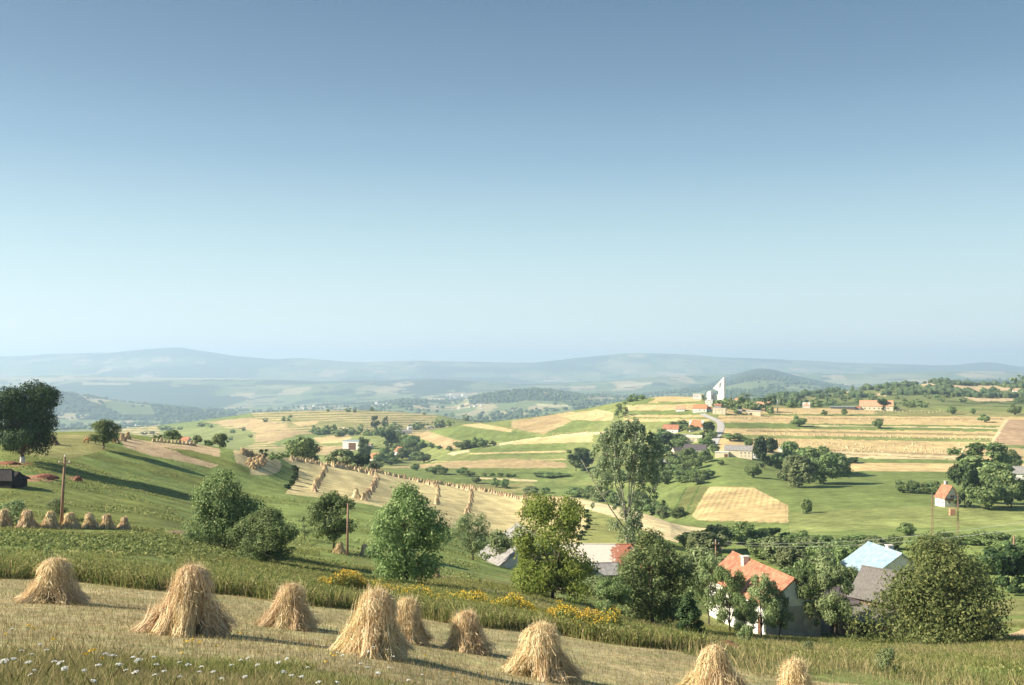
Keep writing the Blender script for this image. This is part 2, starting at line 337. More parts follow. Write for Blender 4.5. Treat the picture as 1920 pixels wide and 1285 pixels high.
# ---------------------------------------------------------------- ground sheet
GREEN = (0.165, 0.205, 0.068); DGREEN = (0.075, 0.12, 0.035); LIME = (0.21, 0.235, 0.085); OLIVE = (0.25, 0.24, 0.10)
STUB = (0.52, 0.39, 0.20); TAN = (0.40, 0.30, 0.165); PALE = (0.60, 0.48, 0.28); BROWN = (0.36, 0.25, 0.16)
WOOD = (0.028, 0.050, 0.022)
def inpoly(px, py, P):
    c = np.zeros(px.shape, bool); n = len(P)
    for i in range(n):
        x0, y0 = P[i]; x1, y1 = P[(i + 1) % n]
        if y0 == y1: continue
        c ^= ((y0 > py) != (y1 > py)) & (px < (x1 - x0) * (py - y0) / (y1 - y0) + x0)
    return c
def build_ground():
    seg = [60, 62, 95, 115, 95, 16, 45, 62, 115, 25, 55, 14, 26, 50, 16, 55, 8, 44, 4]
    ts = np.concatenate([np.arange(n) / n + i for i, n in enumerate(seg)] + [[NK - 1 - 1e-6]])
    us = np.concatenate([np.linspace(-900, -130, 50)[:-1], np.arange(-130, 2050, 2.1), np.linspace(2050, 2800, 50)])
    L, V, Mm = kfast(us)
    i = np.clip(ts.astype(int), 0, NK - 2); t = ts - i
    ld = L[:, i] * (1 - t) + L[:, i + 1] * t
    U = np.repeat(us[:, None], len(ts), 1); D = np.exp(ld); X = (U - 960) / F * D
    Z, T = ground_t(X.ravel(), D.ravel()); Z = Z.reshape(X.shape); T = T.reshape(X.shape)
    nu, nt_ = X.shape
    idx = np.arange(nu * nt_).reshape(nu, nt_)
    q = np.stack([idx[:-1, :-1], idx[1:, :-1], idx[1:, 1:], idx[:-1, 1:]], -1).reshape(-1, 4)
    # the patch round the viewer's feet
    gx = np.concatenate([np.linspace(-60, -15, 20)[:-1], np.linspace(-15, 15, 121), np.linspace(15, 60, 20)[1:]])
    gy = np.concatenate([np.linspace(-40, 0, 20)[:-1], np.linspace(0, 12.02, 50)])
    GX, GY = np.meshgrid(gx, gy, indexing='ij'); GZ, _ = ground_t(GX.ravel(), GY.ravel()); GZ = GZ.reshape(GX.shape)
    GZ[:, -1] -= 0.004
    k = idx.size; id2 = np.arange(GX.size).reshape(GX.shape) + k
    q2 = np.stack([id2[:-1, :-1], id2[1:, :-1], id2[1:, 1:], id2[:-1, 1:]], -1).reshape(-1, 4)
    co = np.concatenate([np.stack([X.ravel(), D.ravel(), Z.ravel()], 1), np.stack([GX.ravel(), GY.ravel(), GZ.ravel()], 1)])
    u = U.ravel(); v = (HV - F * Z / D).ravel(); t = T.ravel(); x = X.ravel(); y = D.ravel()
    n1 = fbm(x / 40., y / 40., 21, 4); n2 = fbm(x / 9., y / 9., 22, 3)
    n3 = fbm(x / 2.5, y / 2.5, 23, 2); uw = u + 1.8 * n2 + 1.4 * n1 + 1.6 * n3; vw = v + 0.8 * n2 + 0.6 * n3
    col = np.zeros((len(u), 3)); col[:] = GREEN
    def mixc(m, c):
        m = np.asarray(m, float)[:, None]; col[:] = col * (1 - m) + np.array(c) * m
    def P(c, t0, t1, pts, var=0.0, s=31):
        m = inpoly(uw, vw, pts) & (t >= t0) & (t < t1)
        cc = np.array(c); col[m] = cc
        if var:
            nn = (1 + var * fbm(x[m] / 14., y[m] / 14., s, 4))[:, None]; col[m] = cc * nn
        return m
    def band(c, t0, t1, ul, ur, top, bot, f=None):   # top/bottom: (v at ul, v at ur)
        return P(c, t0, t1, [(ul, top[0]), (ur, top[1]), (ur, bot[1]), (ul, bot[0])], 0.12)
    # ---- far land: patchwork of fields and woods
    far = t >= 9.6
    wx = x + 160 * fbm(x / 700., y / 700., 41, 3); wy = y + 260 * fbm(x / 700., y / 700., 42, 3)
    cx = np.floor(wx / 210.); cy = np.floor((wy + 160 * _h(cx, cx, 9)) / 430.)
    r = _h(cx, cy, 43); pal = np.array([(0.12,0.17,0.06),(0.17,0.20,0.08),(0.26,0.25,0.13),(0.10,0.14,0.05),(0.42,0.33,0.20),(0.16,0.19,0.08),(0.22,0.22,0.11),(0.13,0.17,0.06)])
    pc = pal[(r * 7.999).astype(int)]
    soft = np.array((0.15, 0.19, 0.08))
    pc = pc * 0.85 + soft * 0.15
    col[far] = pc[far]
    wn_ = fbm(x / 900., y / 900., 44, 5); hi = sst(13, 14, t) * 0.02 + sst(17.2, 18, t) * 0.25
    wood = far & (wn_ > 0.22 - hi - 0.0 * y)
    lf = far & (fbm(x / 160., y / 160., 45, 4) > 0.33) ; wood |= lf
    lh = (t > 13.25) & (t < 14.3) & (u < 445) & (v > 731); wood = np.where((t > 13.1) & (t < 14.6) & (u < 445), lh & ((u < 170 + 2.4 * (v - 752) + 8 * n1) | ((u > 288 + 8 * n1) & (v > 752)) | (v > 777)), wood)     # the wooded hill on the left
    wood |= (t > 13.5) & (t < 14.5) & (u > 1325) & (u < 1600)
    wood |= (t > 13.5) & (t < 14.5) & (u > 1640) & (v < 735)
    wood |= (t > 13.6) & (t < 14.6) & (u > 735) & (u < 800)
    wood |= (t > 13.45) & (t < 14.6) & (u > 880) & (u < 1090) & (v < 757 + 3 * n2)
    mixc(wood * 0.92, WOOD)
    vf = (t > 12) & (t < 13.4); mixc(vf & ~wood, (0.16, 0.20, 0.085))
    mixc(vf & (fbm(x / 130., y / 300., 47, 3) > 0.3), (0.36, 0.31, 0.18))
    for (a, b, c_, d_) in [(0,745,708,712),(40,120,711,716),(155,245,717,722),(250,480,705,710)]:
        P((0.36, 0.31, 0.21), 14.8, 16.2, [(a, c_), (b, c_ + 1), (b, d_), (a, d_)])
    P((0.50,0.42,0.28), 14.5, 16.2, [(1160,722),(1225,716),(1222,721),(1165,727)]); P((0.5,0.42,0.28), 13.4, 16, [(765,748),(835,747),(832,751),(770,752)])
    P((0.52,0.44,0.26), 11.5, 14, [(1015,733),(1080,738),(1100,742),(1060,744),(1020,738)]); P((0.46,0.42,0.24), 11.5, 14, [(1005,757),(1065,759),(1064,763),(1008,762)])
    # ---- hill 3 (left centre) with strip fields
    h3 = (t >= 8.7) & (t < 11.15) & (u < 860)
    bands = np.sin((v + 0.012 * (u - 600) + 1.5 * n1) * 1.45 + 2.5 * np.sin(u / 90.))
    mixc(h3, OLIVE); mixc(h3 & (bands > 0.1), (0.44, 0.34, 0.18)); mixc(h3 & (bands < -0.75), (0.16, 0.18, 0.07))
    P(OLIVE, 8, 11.1, [(545,785),(600,790),(680,793),(690,800),(600,803),(540,797)], 0.15)
    P(STUB, 9, 11.1, [(545,792),(600,789),(590,797),(560,799)], 0.1)
    P(LIME, 9, 11.15, [(820,778),(860,784),(960,797),(960,806),(850,800),(815,792)], 0.2)
    P(GREEN, 8, 11.1, [(300,790),(470,775),(480,785),(400,800),(300,808)], 0.25)
    P(LIME, 8, 11.1, [(300,808),(400,800),(470,808),(480,832),(440,845),(380,838),(300,815)], 0.2)
    P(TAN, 8, 11.1, [(385,792),(470,783),(545,800),(500,812),(440,800)], 0.25); P(TAN, 7.6, 11.1, [(480,812),(540,806),(600,815),(520,832),(480,826)], 0.2)
    P(GREEN, 7.6, 10.5, [(560,815),(610,812),(620,822),(520,836),(505,832)], 0.2); P(OLIVE, 8, 11.15, [(960,797),(1100,786),(1100,792),(960,806)], 0.3)
    # ---- village slope (left centre)
    P(LIME, 6.2, 9.7, [(560,850),(600,820),(780,806),(870,825),(850,880),(700,895),(560,895)], 0.25)
    P(STUB, 6.2, 9.7, [(588,822),(650,812),(660,822),(640,830),(600,832)], 0.15); P(TAN, 6.2, 9.7, [(590,835),(650,838),(662,848),(640,858),(592,852)], 0.15)
    P(OLIVE, 6, 9.3, [(440,850),(540,838),(590,840),(560,862),(430,872)], 0.2)
    # ---- hill 2 (centre, up to the church)
    P(LIME, 6.8, 9.3, [(760,812),(960,780),(1190,745),(1340,740),(1345,800),(1300,870),(1060,880),(960,890),(700,905),(720,875),(850,845)], 0.15)
    P(TAN, 6.8, 9.3, [(752,811),(790,806),(868,829),(862,840),(835,843),(800,826)], 0.2); P(GREEN, 6.8, 9.3, [(795,805),(900,797),(960,812),(960,826),(880,830),(820,812)], 0.2)
    P(STUB, 6.8, 9.3, [(862,797),(900,794),(965,806),(960,811),(900,803)], 0.1); P(TAN, 6.8, 9.3, [(958,789),(1042,777),(1072,790),(1020,815),(990,809),(958,802)], 0.2)
    P(STUB, 6.8, 9.3, [(1038,777),(1110,766),(1150,774),(1150,789),(1080,790)], 0.15); P(GREEN, 6.8, 9.3, [(1080,787),(1130,792),(1060,813),(1022,814)], 0.15)
    P(GREEN, 6.8, 9.3, [(958,806),(1010,820),(960,826)], 0.1); P(LIME, 6.8, 9.3, [(1060,770),(1110,765),(1118,768),(1080,774)])
    P(PALE, 6.8, 9.3, [(838,851),(960,827),(1110,808),(1180,804),(1180,812),(1110,815),(1010,822),(1110,815),(1110,829),(960,831),(850,854)], 0.1)
    P(STUB, 6.8, 9.3, [(960,828),(1112,813),(1112,829),(960,833)], 0.1)
    for (a, b, c) in [(833,845,GREEN),(845,848,STUB),(848,852,GREEN),(852,861,LIME),(861,863,STUB),(863,869,GREEN),(869,877,TAN),(877,905,GREEN)]:
        P(c, 6.0, 9.3, [(880 if b < 862 else 780, a + 5), (1062, a), (1062, b), (880 if b < 862 else 780, b + 4)], 0.12)
    P(TAN, 6.6, 8.6, [(705,879),(850,866),(960,860),(1062,868),(1062,876),(960,876),(840,876)], 0.1)
    P(GREEN, 5.6, 8.0, [(700,883),(800,878),(1200,878),(1350,870),(1350,1000),(1000,1000),(700,905)], 0.22)
    P(LIME, 5.6, 7.6, [(1040,900),(1200,905),(1200,915),(1040,907)], 0.1); P(OLIVE, 5.6, 7.6, [(840,908),(1000,905),(1010,925),(900,925)], 0.2)
    P(PALE, 6, 7.9, [(893,895),(960,898),(1008,901),(1005,904),(893,898)])
    for (pts, c) in [([(1175,760),(1305,757),(1305,770),(1175,770)],STUB), ([(1225,744),(1310,741),(1315,752),(1215,756)],STUB), ([(1232,753),(1270,753),(1268,759),(1236,759)],LIME),
                     ([(1170,770),(1330,770),(1330,778),(1170,778)],GREEN), ([(1170,778),(1330,779),(1330,783),(1170,782)],STUB), ([(1170,785),(1330,786),(1330,790),(1170,791)],STUB),
                     ([(1165,791),(1330,790),(1330,801),(1165,803)],LIME), ([(1100,803),(1180,800),(1180,806),(1100,812)],LIME), ([(1185,754),(1230,747),(1215,756),(1185,761)],GREEN)]:
        P(c, 6.8, 9.3, pts, 0.12)
    # ---- right-hand terraces
    R = lambda c, a0, a1, b0, b1, ul=1342, ur=1990: band(c, 6.9, 9.4, ul, ur, (a0, a1), (b0, b1))
    R(OLIVE, 755, 762, 768, 775); R(STUB, 765, 768, 777, 778); R(GREEN, 777, 776, 779, 781)
    P(OLIVE, 6.9, 9.4, [(1640,766),(1960,768),(1960,790),(1850,783),(1640,779)], 0.3); P(LIME, 6.9, 9.4, [(1700,757),(1960,758),(1960,775),(1700,768)], 0.3)
    R(STUB, 779, 782, 792, 801, 1346); R((0.33,0.24,0.13), 783.5, 785, 785, 787, 1346, 1880); R(GREEN, 793, 800, 803, 811, 1350); R(PALE, 797, 802, 798.5, 804.5, 1500, 1875)
    R(STUB, 803, 811, 815, 825, 1352); R((0.28,0.22,0.11), 807, 814, 809.5, 818, 1400, 1870); R(LIME, 815, 824, 820, 832, 1350); R(STUB, 820, 832, 850, 864, 1345)
    R((0.34,0.25,0.14), 843, 853, 845.5, 855.5, 1550, 1800); R(PALE, 845.5, 855.5, 850, 860, 1550, 1800); R((0.36,0.27,0.15), 850, 860, 852, 862, 1570, 1800); R(PALE, 852, 862, 858, 868, 1560, 1800)
    R(GREEN, 859, 866, 867, 871, 1600, 1990); R(STUB, 868, 870, 884, 885, 1585, 1990)
    P(BROWN, 6.9, 9.4, [(1886,787),(1960,789),(1960,836),(1856,833)], 0.1); P(GREEN, 6.9, 9.4, [(1856,834),(1960,836),(1960,842),(1856,840)], 0.1); P(TAN, 6.9, 9.4, [(1856,841),(1960,843),(1960,860),(1856,862)], 0.1)
    P(PALE, 6.9, 9.4, [(1886,785),(1891,786),(1861,833),(1855,832)])
    P(GREEN, 6.3, 9, [(1300,838),(1345,850),(1450,862),(1480,842),(1520,838),(1545,850),(1590,885),(1440,900),(1290,890)], 0.1)
    m = P(STUB, 5.2, 7.8, [(1330,913),(1412,914),(1478,948),(1478,980),(1310,976),(1297,968)], 0.25)   # ploughed patch
    rows = np.sin((x[m] * 0.963 - y[m] * 0.27) * 2.9 + 0.6 * n1[m]); col[m] *= (1 - 0.22 * (rows > 0.4) * sst(-0.5, 0.2, n1[m] + 0.5 * n2[m]))[:, None]
    P((0.155,0.165,0.06), 5.2, 7.8, [(1285,912),(1330,912),(1295,968),(1262,972)], 0.1); P(DGREEN, 5.2, 7.8, [(1284,913),(1287,912),(1262,972),(1258,972)])
    P(DGREEN, 5.2, 7.8, [(1309,912),(1312,912),(1285,972),(1281,972)])
    P(LIME, 4.8, 7.8, [(1480,960),(1980,940),(1980,1010),(1480,1010)], 0.2)
    # far right hillside
    hs = (t > 9.4) & (t < 11.2) & (u > 1420); mixc(hs, (0.17, 0.19, 0.07)); mixc(hs & (fbm(x / 60., y / 90., 51, 3) > 0.18), (0.075, 0.10, 0.035))
    for pts in [[(1580,734),(1605,735),(1622,741),(1598,741)],[(1640,737),(1665,738),(1662,743),(1640,742)],[(1725,718),(1760,716),(1800,720),(1870,724),(1905,727),(1860,731),(1820,729),(1760,730),(1730,725)],
                [(1805,744),(1900,743),(1900,752),(1830,753)],[(1810,728),(1915,724),(1915,732),(1815,734)]]: P((0.50,0.38,0.23), 9.3, 11.2, pts, 0.15)
    P((0.26,0.25,0.10), 9.3, 11.2, [(1440,748),(1480,738),(1530,740),(1540,748),(1480,756)], 0.1)
    # ---- near hill: terraced stubble with the rows of stooks
    nh = (t >= 3.6) & (t < 5.35)
    FLD = (0.47, 0.39, 0.205)
    m = P(FLD, 3.3, 5.4, [(505,846),(560,858),(650,871),(780,898),(960,925),(1070,930),(1100,945),(1100,985),(1085,1022),(1000,1034),(940,1012),(830,987),(700,947),(600,934),(535,926),(553,905),(553,878),(530,862)], 0.10)
    g = 0.08 * np.sin((x[m] * 0.96 + y[m] * 0.25) * 1.1) + 0.06 * fbm(x[m] / 3., y[m] / 25., 55, 2); col[m] *= (1 + g)[:, None]
    P((0.22,0.23,0.085), 3.3, 5.4, [(1090,950),(1150,962),(1215,1000),(1200,1030),(1085,1022),(1103,985)], 0.1)
    P(PALE, 3.3, 5.45, [(1062,930),(1130,940),(1200,958),(1350,998),(1356,1034),(1300,1026),(1235,1008),(1160,972),(1090,952)], 0.06)
    P(GREEN, 3.3, 5.4, [(440,838),(500,848),(530,860),(553,878),(553,905),(535,926),(470,900),(430,880)], 0.2)
    P((0.46,0.37,0.21), 3.3, 5.4, [(436,842),(498,852),(528,866),(524,884),(500,892),(470,890),(446,880)], 0.1)
    P((0.43,0.32,0.20), 3.3, 5.4, [(225,818),(288,822),(350,829),(412,842),(412,872),(395,877),(325,862),(288,856),(232,838)], 0.08)
    m = (t > 2.2) & (t < 5.2) & (u < 470); mixc(m & (fbm(x / 30., y / 9., 57, 4) > 0.12), (0.155, 0.175, 0.055)); 
    P((0.21,0.20,0.085), 3.0, 5.3, [(20,818),(180,812),(200,845),(120,862),(20,850)], 0.2)
    P((0.40,0.20,0.15), 2.6, 4.6, [(48,893),(92,889),(112,896),(95,904),(52,903)], 0.2); P((0.30,0.17,0.10), 2.6, 4.6, [(125,895),(150,893),(158,900),(130,900)], 0.2)
    P((0.26,0.16,0.09), 2.6, 4.8, [(0,868),(45,866),(70,872),(30,876),(0,874)], 0.2)
    # near meadow and paddocks
    m = (t > 1.95) & (t < 3.4); mixc(m & (fbm(x / 7., y / 4., 58, 4) > 0.1), (0.165, 0.185, 0.065)); mixc(m & (u > 850) & (fbm(x / 5., y / 5., 59, 3) > 0.15), (0.20, 0.20, 0.08))
    P((0.42,0.31,0.18), 1.5, 3.4, [(1850,1205),(1960,1165),(1960,1225),(1850,1222)], 0.15)
    P((0.33,0.28,0.15), 1.9, 3.4, [(760,1085),(850,1078),(920,1110),(850,1112)], 0.2)
    # nearest stubble
    edge = 2.0 - 0.35 * sst(1150, 1500, u)
    m = (t < edge) & (y > 0)
    mixc(m, (0.43, 0.37, 0.21)); c2 = m & (fbm(x / 2.2, y / 0.8, 61, 4) > 0.05); mixc(c2 * 0.7, (0.33, 0.33, 0.16)); mixc((m & (fbm(x / 6., y / 0.45, 62, 2) > 0.25)) * 0.6, (0.47, 0.38, 0.21))
    m = (t < 0.52 + 0.14 * n2 + 0.10 * n1) & (u < 1250); mixc(m, (0.25, 0.25, 0.12))
    pas = (t > 1.95) & (t < 5.4); col[pas] *= 1.18
    g_ = (col[:, 1] > col[:, 0] * 1.08) & (t > 2) & (t < 9.6); mow = 1 + 0.07 * np.sin((x[g_] * 0.35 + y[g_] * 0.9) * 1.3) + 0.05 * np.sin((x[g_] - y[g_] * 0.2) * 0.5); col[g_] *= mow[:, None]
    alb = np.concatenate([col, np.tile(np.array((0.17, 0.18, 0.075)), (GX.size, 1))])
    alb = np.concatenate([np.clip(alb, 0.005, 0.9), np.ones((len(alb), 1))], 1).astype(np.float32)
    m_, nt, p, o = newmat('ground_cover'); Lk = nt.links
    at = N(nt, 'ShaderNodeAttribute', attribute_name='cover'); tc = N(nt, 'ShaderNodeTexCoord')
    prev = at.outputs['Color']
    for sc_, lo, hi_, det in [(2.6, 0.74, 1.26, 5), (0.30, 0.76, 1.24, 4), (0.06, 0.84, 1.16, 4), (0.012, 0.88, 1.12, 4)]:
        nz = N(nt, 'ShaderNodeTexNoise', Scale=sc_, Detail=det); Lk.new(tc.outputs['Object'], nz.inputs[0])
        r = ramp(nt, [(0.3, (lo,) * 3), (0.7, (hi_, hi_, hi_ * 0.98))]); Lk.new(nz.outputs[0], r.inputs[0])
        mx = N(nt, 'ShaderNodeMix', data_type='RGBA', blend_type='MULTIPLY'); mx.inputs[0].default_value = 1
        Lk.new(prev, mx.inputs[6]); Lk.new(r.outputs[0], mx.inputs[7]); prev = mx.outputs[2]
    Lk.new(prev, p.inputs['Base Color']); p.inputs['Roughness'].default_value = 0.95; p.inputs['Specular IOR Level'].default_value = 0.05
    nz = N(nt, 'ShaderNodeTexNoise', Scale=1.6, Detail=6); Lk.new(tc.outputs['Object'], nz.inputs[0])
    b = N(nt, 'ShaderNodeBump', Strength=0.5, Distance=0.25); Lk.new(nz.outputs[0], b.inputs['Height']); Lk.new(b.outputs[0], p.inputs['Normal'])
    g = mesh_np('ground', co, np.concatenate([q, q2]), [m_], True)
    a = g.data.color_attributes.new('cover', 'FLOAT_COLOR', 'POINT'); a.data.foreach_set('color', alb.ravel())
    g['kind'] = 'structure'
    return g
ground = build_ground()

# haze: even air round everything below, sky outside
def build_haze():
    mb = MB(); mb.box((-26000, -900, -420), (26000, 21500, 440))
    m, nt, p, o = newmat('haze_air'); nt.nodes.remove(p)
    pv = N(nt, 'ShaderNodeVolumePrincipled', Density=HAZE, Anisotropy=0.2); pv.inputs['Color'].default_value = (0.55, 0.73, 0.97, 1)
    nt.links.new(pv.outputs[0], o.inputs['Volume'])
    h = mb.build('haze', m); h['kind'] = 'stuff'
    return h
HAZE = 1.18e-4
build_haze()
_o = 'first second third fourth fifth sixth seventh eighth ninth tenth eleventh twelfth thirteenth fourteenth fifteenth sixteenth seventeenth eighteenth nineteenth'.split()
_c = ['twenty', 'thirty', 'forty', 'fifty', 'sixty', 'seventy', 'eighty']; _cth = ['twentieth', 'thirtieth', 'fortieth', 'fiftieth', 'sixtieth', 'seventieth', 'eightieth']
ORD = list(_o)
for i in range(7):
    ORD.append(_cth[i]); ORD += [_c[i] + '-' + q for q in _o[:9]]
# ---------------------------------------------------------------- buildings
def wallmesh(L, W, hw, hr, sink):
    """four walls with gables; ridge along X"""
    a, b = L / 2, W / 2; mb = MB()
    v = [(-a,-b,-sink),(a,-b,-sink),(a,b,-sink),(-a,b,-sink),(-a,-b,hw),(a,-b,hw),(a,b,hw),(-a,b,hw),(-a,0,hw+hr),(a,0,hw+hr)]
    return mb.add(v, [(0,1,5,4),(2,3,7,6),(1,2,6,9,5),(3,0,4,8,7),(0,3,2,1),(4,5,9,8),(6,7,8,9)])
def house(name, label, cat, pos, rz, L, W, hw, hr, roof='redtile', wall='plaster', chim=(), wins=(), doors=(), group=None, sink=2.5, over=0.35, hip=0.0, th=0.14, flat=False):
    root = empty(name, pos, rz, label, cat, group)
    if flat:
        mb = MB(); mb.box((-L/2,-W/2,-sink), (L/2,W/2,hw)); mb.build('wall', M[wall], root)
        r = MB(); r.box((-L/2-over,-W/2-over,hw+0.003), (L/2+over,W/2+over,hw+0.35)); ro = r.build('roof', M[roof], root)
    else:
        wallmesh(L, W, hw, hr, sink).build('wall', M[wall], root)
        s = hr / (W / 2); a, b = L/2 + over, W/2 + over; z1 = hw - over * s; zr = hw + hr
        r = MB(); up = 0.10 + th
        if hip: 
            h = hip
            r.quadslab([(-a,-b,z1+up),(a,-b,z1+up),(a-h,0,zr+up),(-a+h,0,zr+up)], th); r.quadslab([(a,b,z1+up),(-a,b,z1+up),(-a+h,0,zr+up),(a-h,0,zr+up)], th)
            r.add([(a,-b,z1+up),(a,b,z1+up),(a-h,0,zr+up),(-a,b,z1+up),(-a,-b,z1+up),(-a+h,0,zr+up)], [(0,1,2),(3,4,5)])
        else:
            r.quadslab([(-a,-b,z1+up),(a,-b,z1+up),(a,-0.001,zr+up),(-a,-0.001,zr+up)], th); r.quadslab([(a,b,z1+up),(-a,b,z1+up),(-a,0.001,zr+up),(a,0.001,zr+up)], th)
        r.tube([(-a+hip,0,zr+up),(a-hip,0,zr+up)], 0.12 if L < 25 else 0.2, 6)
        ro = r.build('roof', M[roof], root)
    for (cx, cy, ch, cw) in chim:
        z = hw + hr * (1 - abs(cy) / (W / 2)) - 0.4 if not flat else hw
        m = MB(); m.box((cx-cw/2, cy-cw/2, z), (cx+cw/2, cy+cw/2, hw+hr+ch)); m.box((cx-cw*0.62, cy-cw*0.62, hw+hr+ch), (cx+cw*0.62, cy+cw*0.62, hw+hr+ch+0.12))
        m.build('chimney', M['brick'], ro)
    def face(fc, x, z, w_, h_, d0, d1):
        if fc == 'f': return (x-w_/2, -W/2-d1, z), (x+w_/2, -W/2-d0, z+h_)
        if fc == 'b': return (x-w_/2, W/2+d0, z), (x+w_/2, W/2+d1, z+h_)
        if fc == 'r': return (L/2+d0, x-w_/2, z), (L/2+d1, x+w_/2, z+h_)
        return (-L/2-d1, x-w_/2, z), (-L/2-d0, x+w_/2, z+h_)
    for (fc, x, z, w_, h_) in wins:
        m = MB(); t = min(0.12, w_*0.12)
        for (dx, dz, ww, hh) in [(-w_/2+t/2, 0, t, h_), (w_/2-t/2, 0, t, h_), (0, 0, w_-2*t, t), (0, h_-t, w_-2*t, t), (0, t, t*0.6, h_-2*t)]:
            m.box(*face(fc, x+dx, z+dz, ww, hh, 0.003, 0.06))
        f_ = m.build('window', M['frame'], root)
        m = MB(); m.box(*face(fc, x, z+t*0.5, w_-t, h_-t, 0.002, 0.03)); m.build('pane', M['glass'], f_)
    for (fc, x, w_, h_) in doors:
        m = MB(); m.box(*face(fc, x, 0, w_, h_, 0.003, 0.05)); m.build('door', M['door'], root)
    return root
def at(u, y, v=None): return Vector(((u - 960) / F * y, y, -(v - HV) / F * y if v is not None else 0))
RZ = math.radians(-79.5)
def ridge_house(u_far, u_near, y_far, y_near, v_near, total, **k):
    """a house whose ridge is known at both ends: centre, turn, length from the two ends"""
    a = at(u_far, y_far); b = at(u_near, y_near, v_near); d = b - a; d.z = 0
    rz = math.atan2(d.y, d.x); L = d.length - 2 * k.get('over', 0.35)
    c = (a + b) / 2; c.z = b.z - total
    return c, rz, L
# red roofed house on the right
c, rz, L = ridge_house(1373, 1490, 136, 118, 1086, 6.9)
h1 = house('house', 'red tiled house with a tall white chimney, dark gable end and orchard trees before it', 'house', c, rz, L, 7.0, 3.7, 3.0, 'redtile', 'plaster', [(-3.6, -0.6, 0.55, 0.8)], [('f', 5.2, 1.0, 1.0, 1.3), ('f', 1.5, 1.0, 1.0, 1.3), ('f', -2.2, 1.0, 1.0, 1.3), ('r', -0.9, 3.9, 0.8, 0.9), ('r', 1.6, 1.0, 1.0, 1.2)], [('f', 7.2, 1.0, 2.1)])
m = MB(); m.box((-0.03 + L/2, -3.49, -2.5), (L/2 + 0.06, 3.49, 3.6)); m.build('gable_shade_sheet', M['greyplaster'], h1)  # grey sheet over the white gable wall: its shade put into the colour
# grey rendered building between the gable and the board shed
c = at(1548, 128, 1190); house('outbuilding', 'low grey rendered outbuilding between the dark gable and the board shed', 'outbuilding', c, math.radians(-14), 7.2, 5, 4.6, 1.4, 'darkroof', 'greyplaster', wins=[], doors=[('f', 1.6, 2.2, 2.2)])
# board shed with weathered shingle roof and a lean-to
_f = at(1618, 128, 1065); c = _f + Vector((math.cos(math.radians(-52)), math.sin(math.radians(-52)), 0)) * 4.6; c.z = _f.z - 7.0
sh = house('barn', 'weathered board shed with grey shingle roof and a lean-to, beside the huge bush', 'shed', c, math.radians(-52), 8.6, 6.0, 4.0, 3.0, 'shingle', 'board', doors=[('f', -2.5, 1.6, 2.0)], over=0.45)
m = MB(); m.quadslab([(-4.6,-6.4,1.9),(4.6,-6.4,1.9),(4.6,-3.2,3.2),(-4.6,-3.2,3.2)], 0.14); m.build('lean_to_roof', M['shingle'], sh)
m = MB(); m.box((-4.3,-6.1,-2.0),(-4.18,-3.05,1.9)); m.box((4.18,-6.1,-2.0),(4.3,-3.05,1.9)); m.box((-4.18,-6.1,-2.0),(-1.6,-5.98,1.8)); m.box((0.2,-6.1,-2.0),(4.18,-5.98,1.8)); m.build('lean_to_wall', M['board'], sh)
# pale blue sheet roof
c, rz, L = ridge_house(1627, 1692, 166, 155, 1040, 7.0)
house('house', 'house with a pale blue sheet metal roof and white chimney, half sunk in trees', 'house', c, rz, L, 9.5, 3.7, 3.2, 'blueroof', 'plaster', [(1.0, 0.3, 0.7, 0.9)], [('f', 2.5, 1.0, 1.0, 1.2), ('f', -1.5, 1.0, 1.0, 1.2)])
# barn with the patched roof
c = at(1135, 168, 1022); c.z -= 6.0
house('barn', 'long barn whose tile roof is patched pale on its left and red on its right', 'barn', c, math.radians(-3), 15.0, 7.6, 2.9, 3.0, 'patchroof', 'plaster', wins=[('f', -3, 1, 0.9, 1)], doors=[('f', 3, 2.4, 2.3)])
c = at(1112, 156, 1100); c.z = -(1060 - HV) / F * 156 - 3.0
house('shed', 'small shed with a dark grey roof just below the patched barn', 'shed', c, math.radians(4), 7.6, 5.0, 1.9, 1.2, 'greyroof', 'board')
c = at(1207, 170, 1014); c.z -= 5.6
house('house', 'little house whose red roof edge shows right of the patched barn', 'house', c, math.radians(52), 8, 6, 2.9, 2.4, 'redtile', 'plaster', wins=[('f', 1, 1, 0.9, 1)])
# long grey barn roof
c, rz, L = ridge_house(968, 1010, 158, 146, 1007, 5.9)
house('barn', 'barn with a long plain light grey roof sloping down to the left', 'barn', c, rz, L, 12.4, 1.6, 4.3, 'greyroof', 'plaster', wins=[('f', 3, 0.4, 0.8, 0.8)])
c = at(1018, 128, 1075); c.z = gz(c.x, c.y)
house('outbuilding', 'whitewashed hut glimpsed through the bright yellow green tree', 'hut', c, math.radians(-20), 3.2, 2.6, 2.2, 1.0, 'darkroof', 'plaster')
# dark low hut at the left edge
c = place(8, 912, 132); house('shed', 'low black roofed hut cut by the left edge of the pasture', 'hut', c, math.radians(-8), 4.4, 3.4, 0.9, 1.1, 'dark', 'dark', over=0.3, hip=1.4)
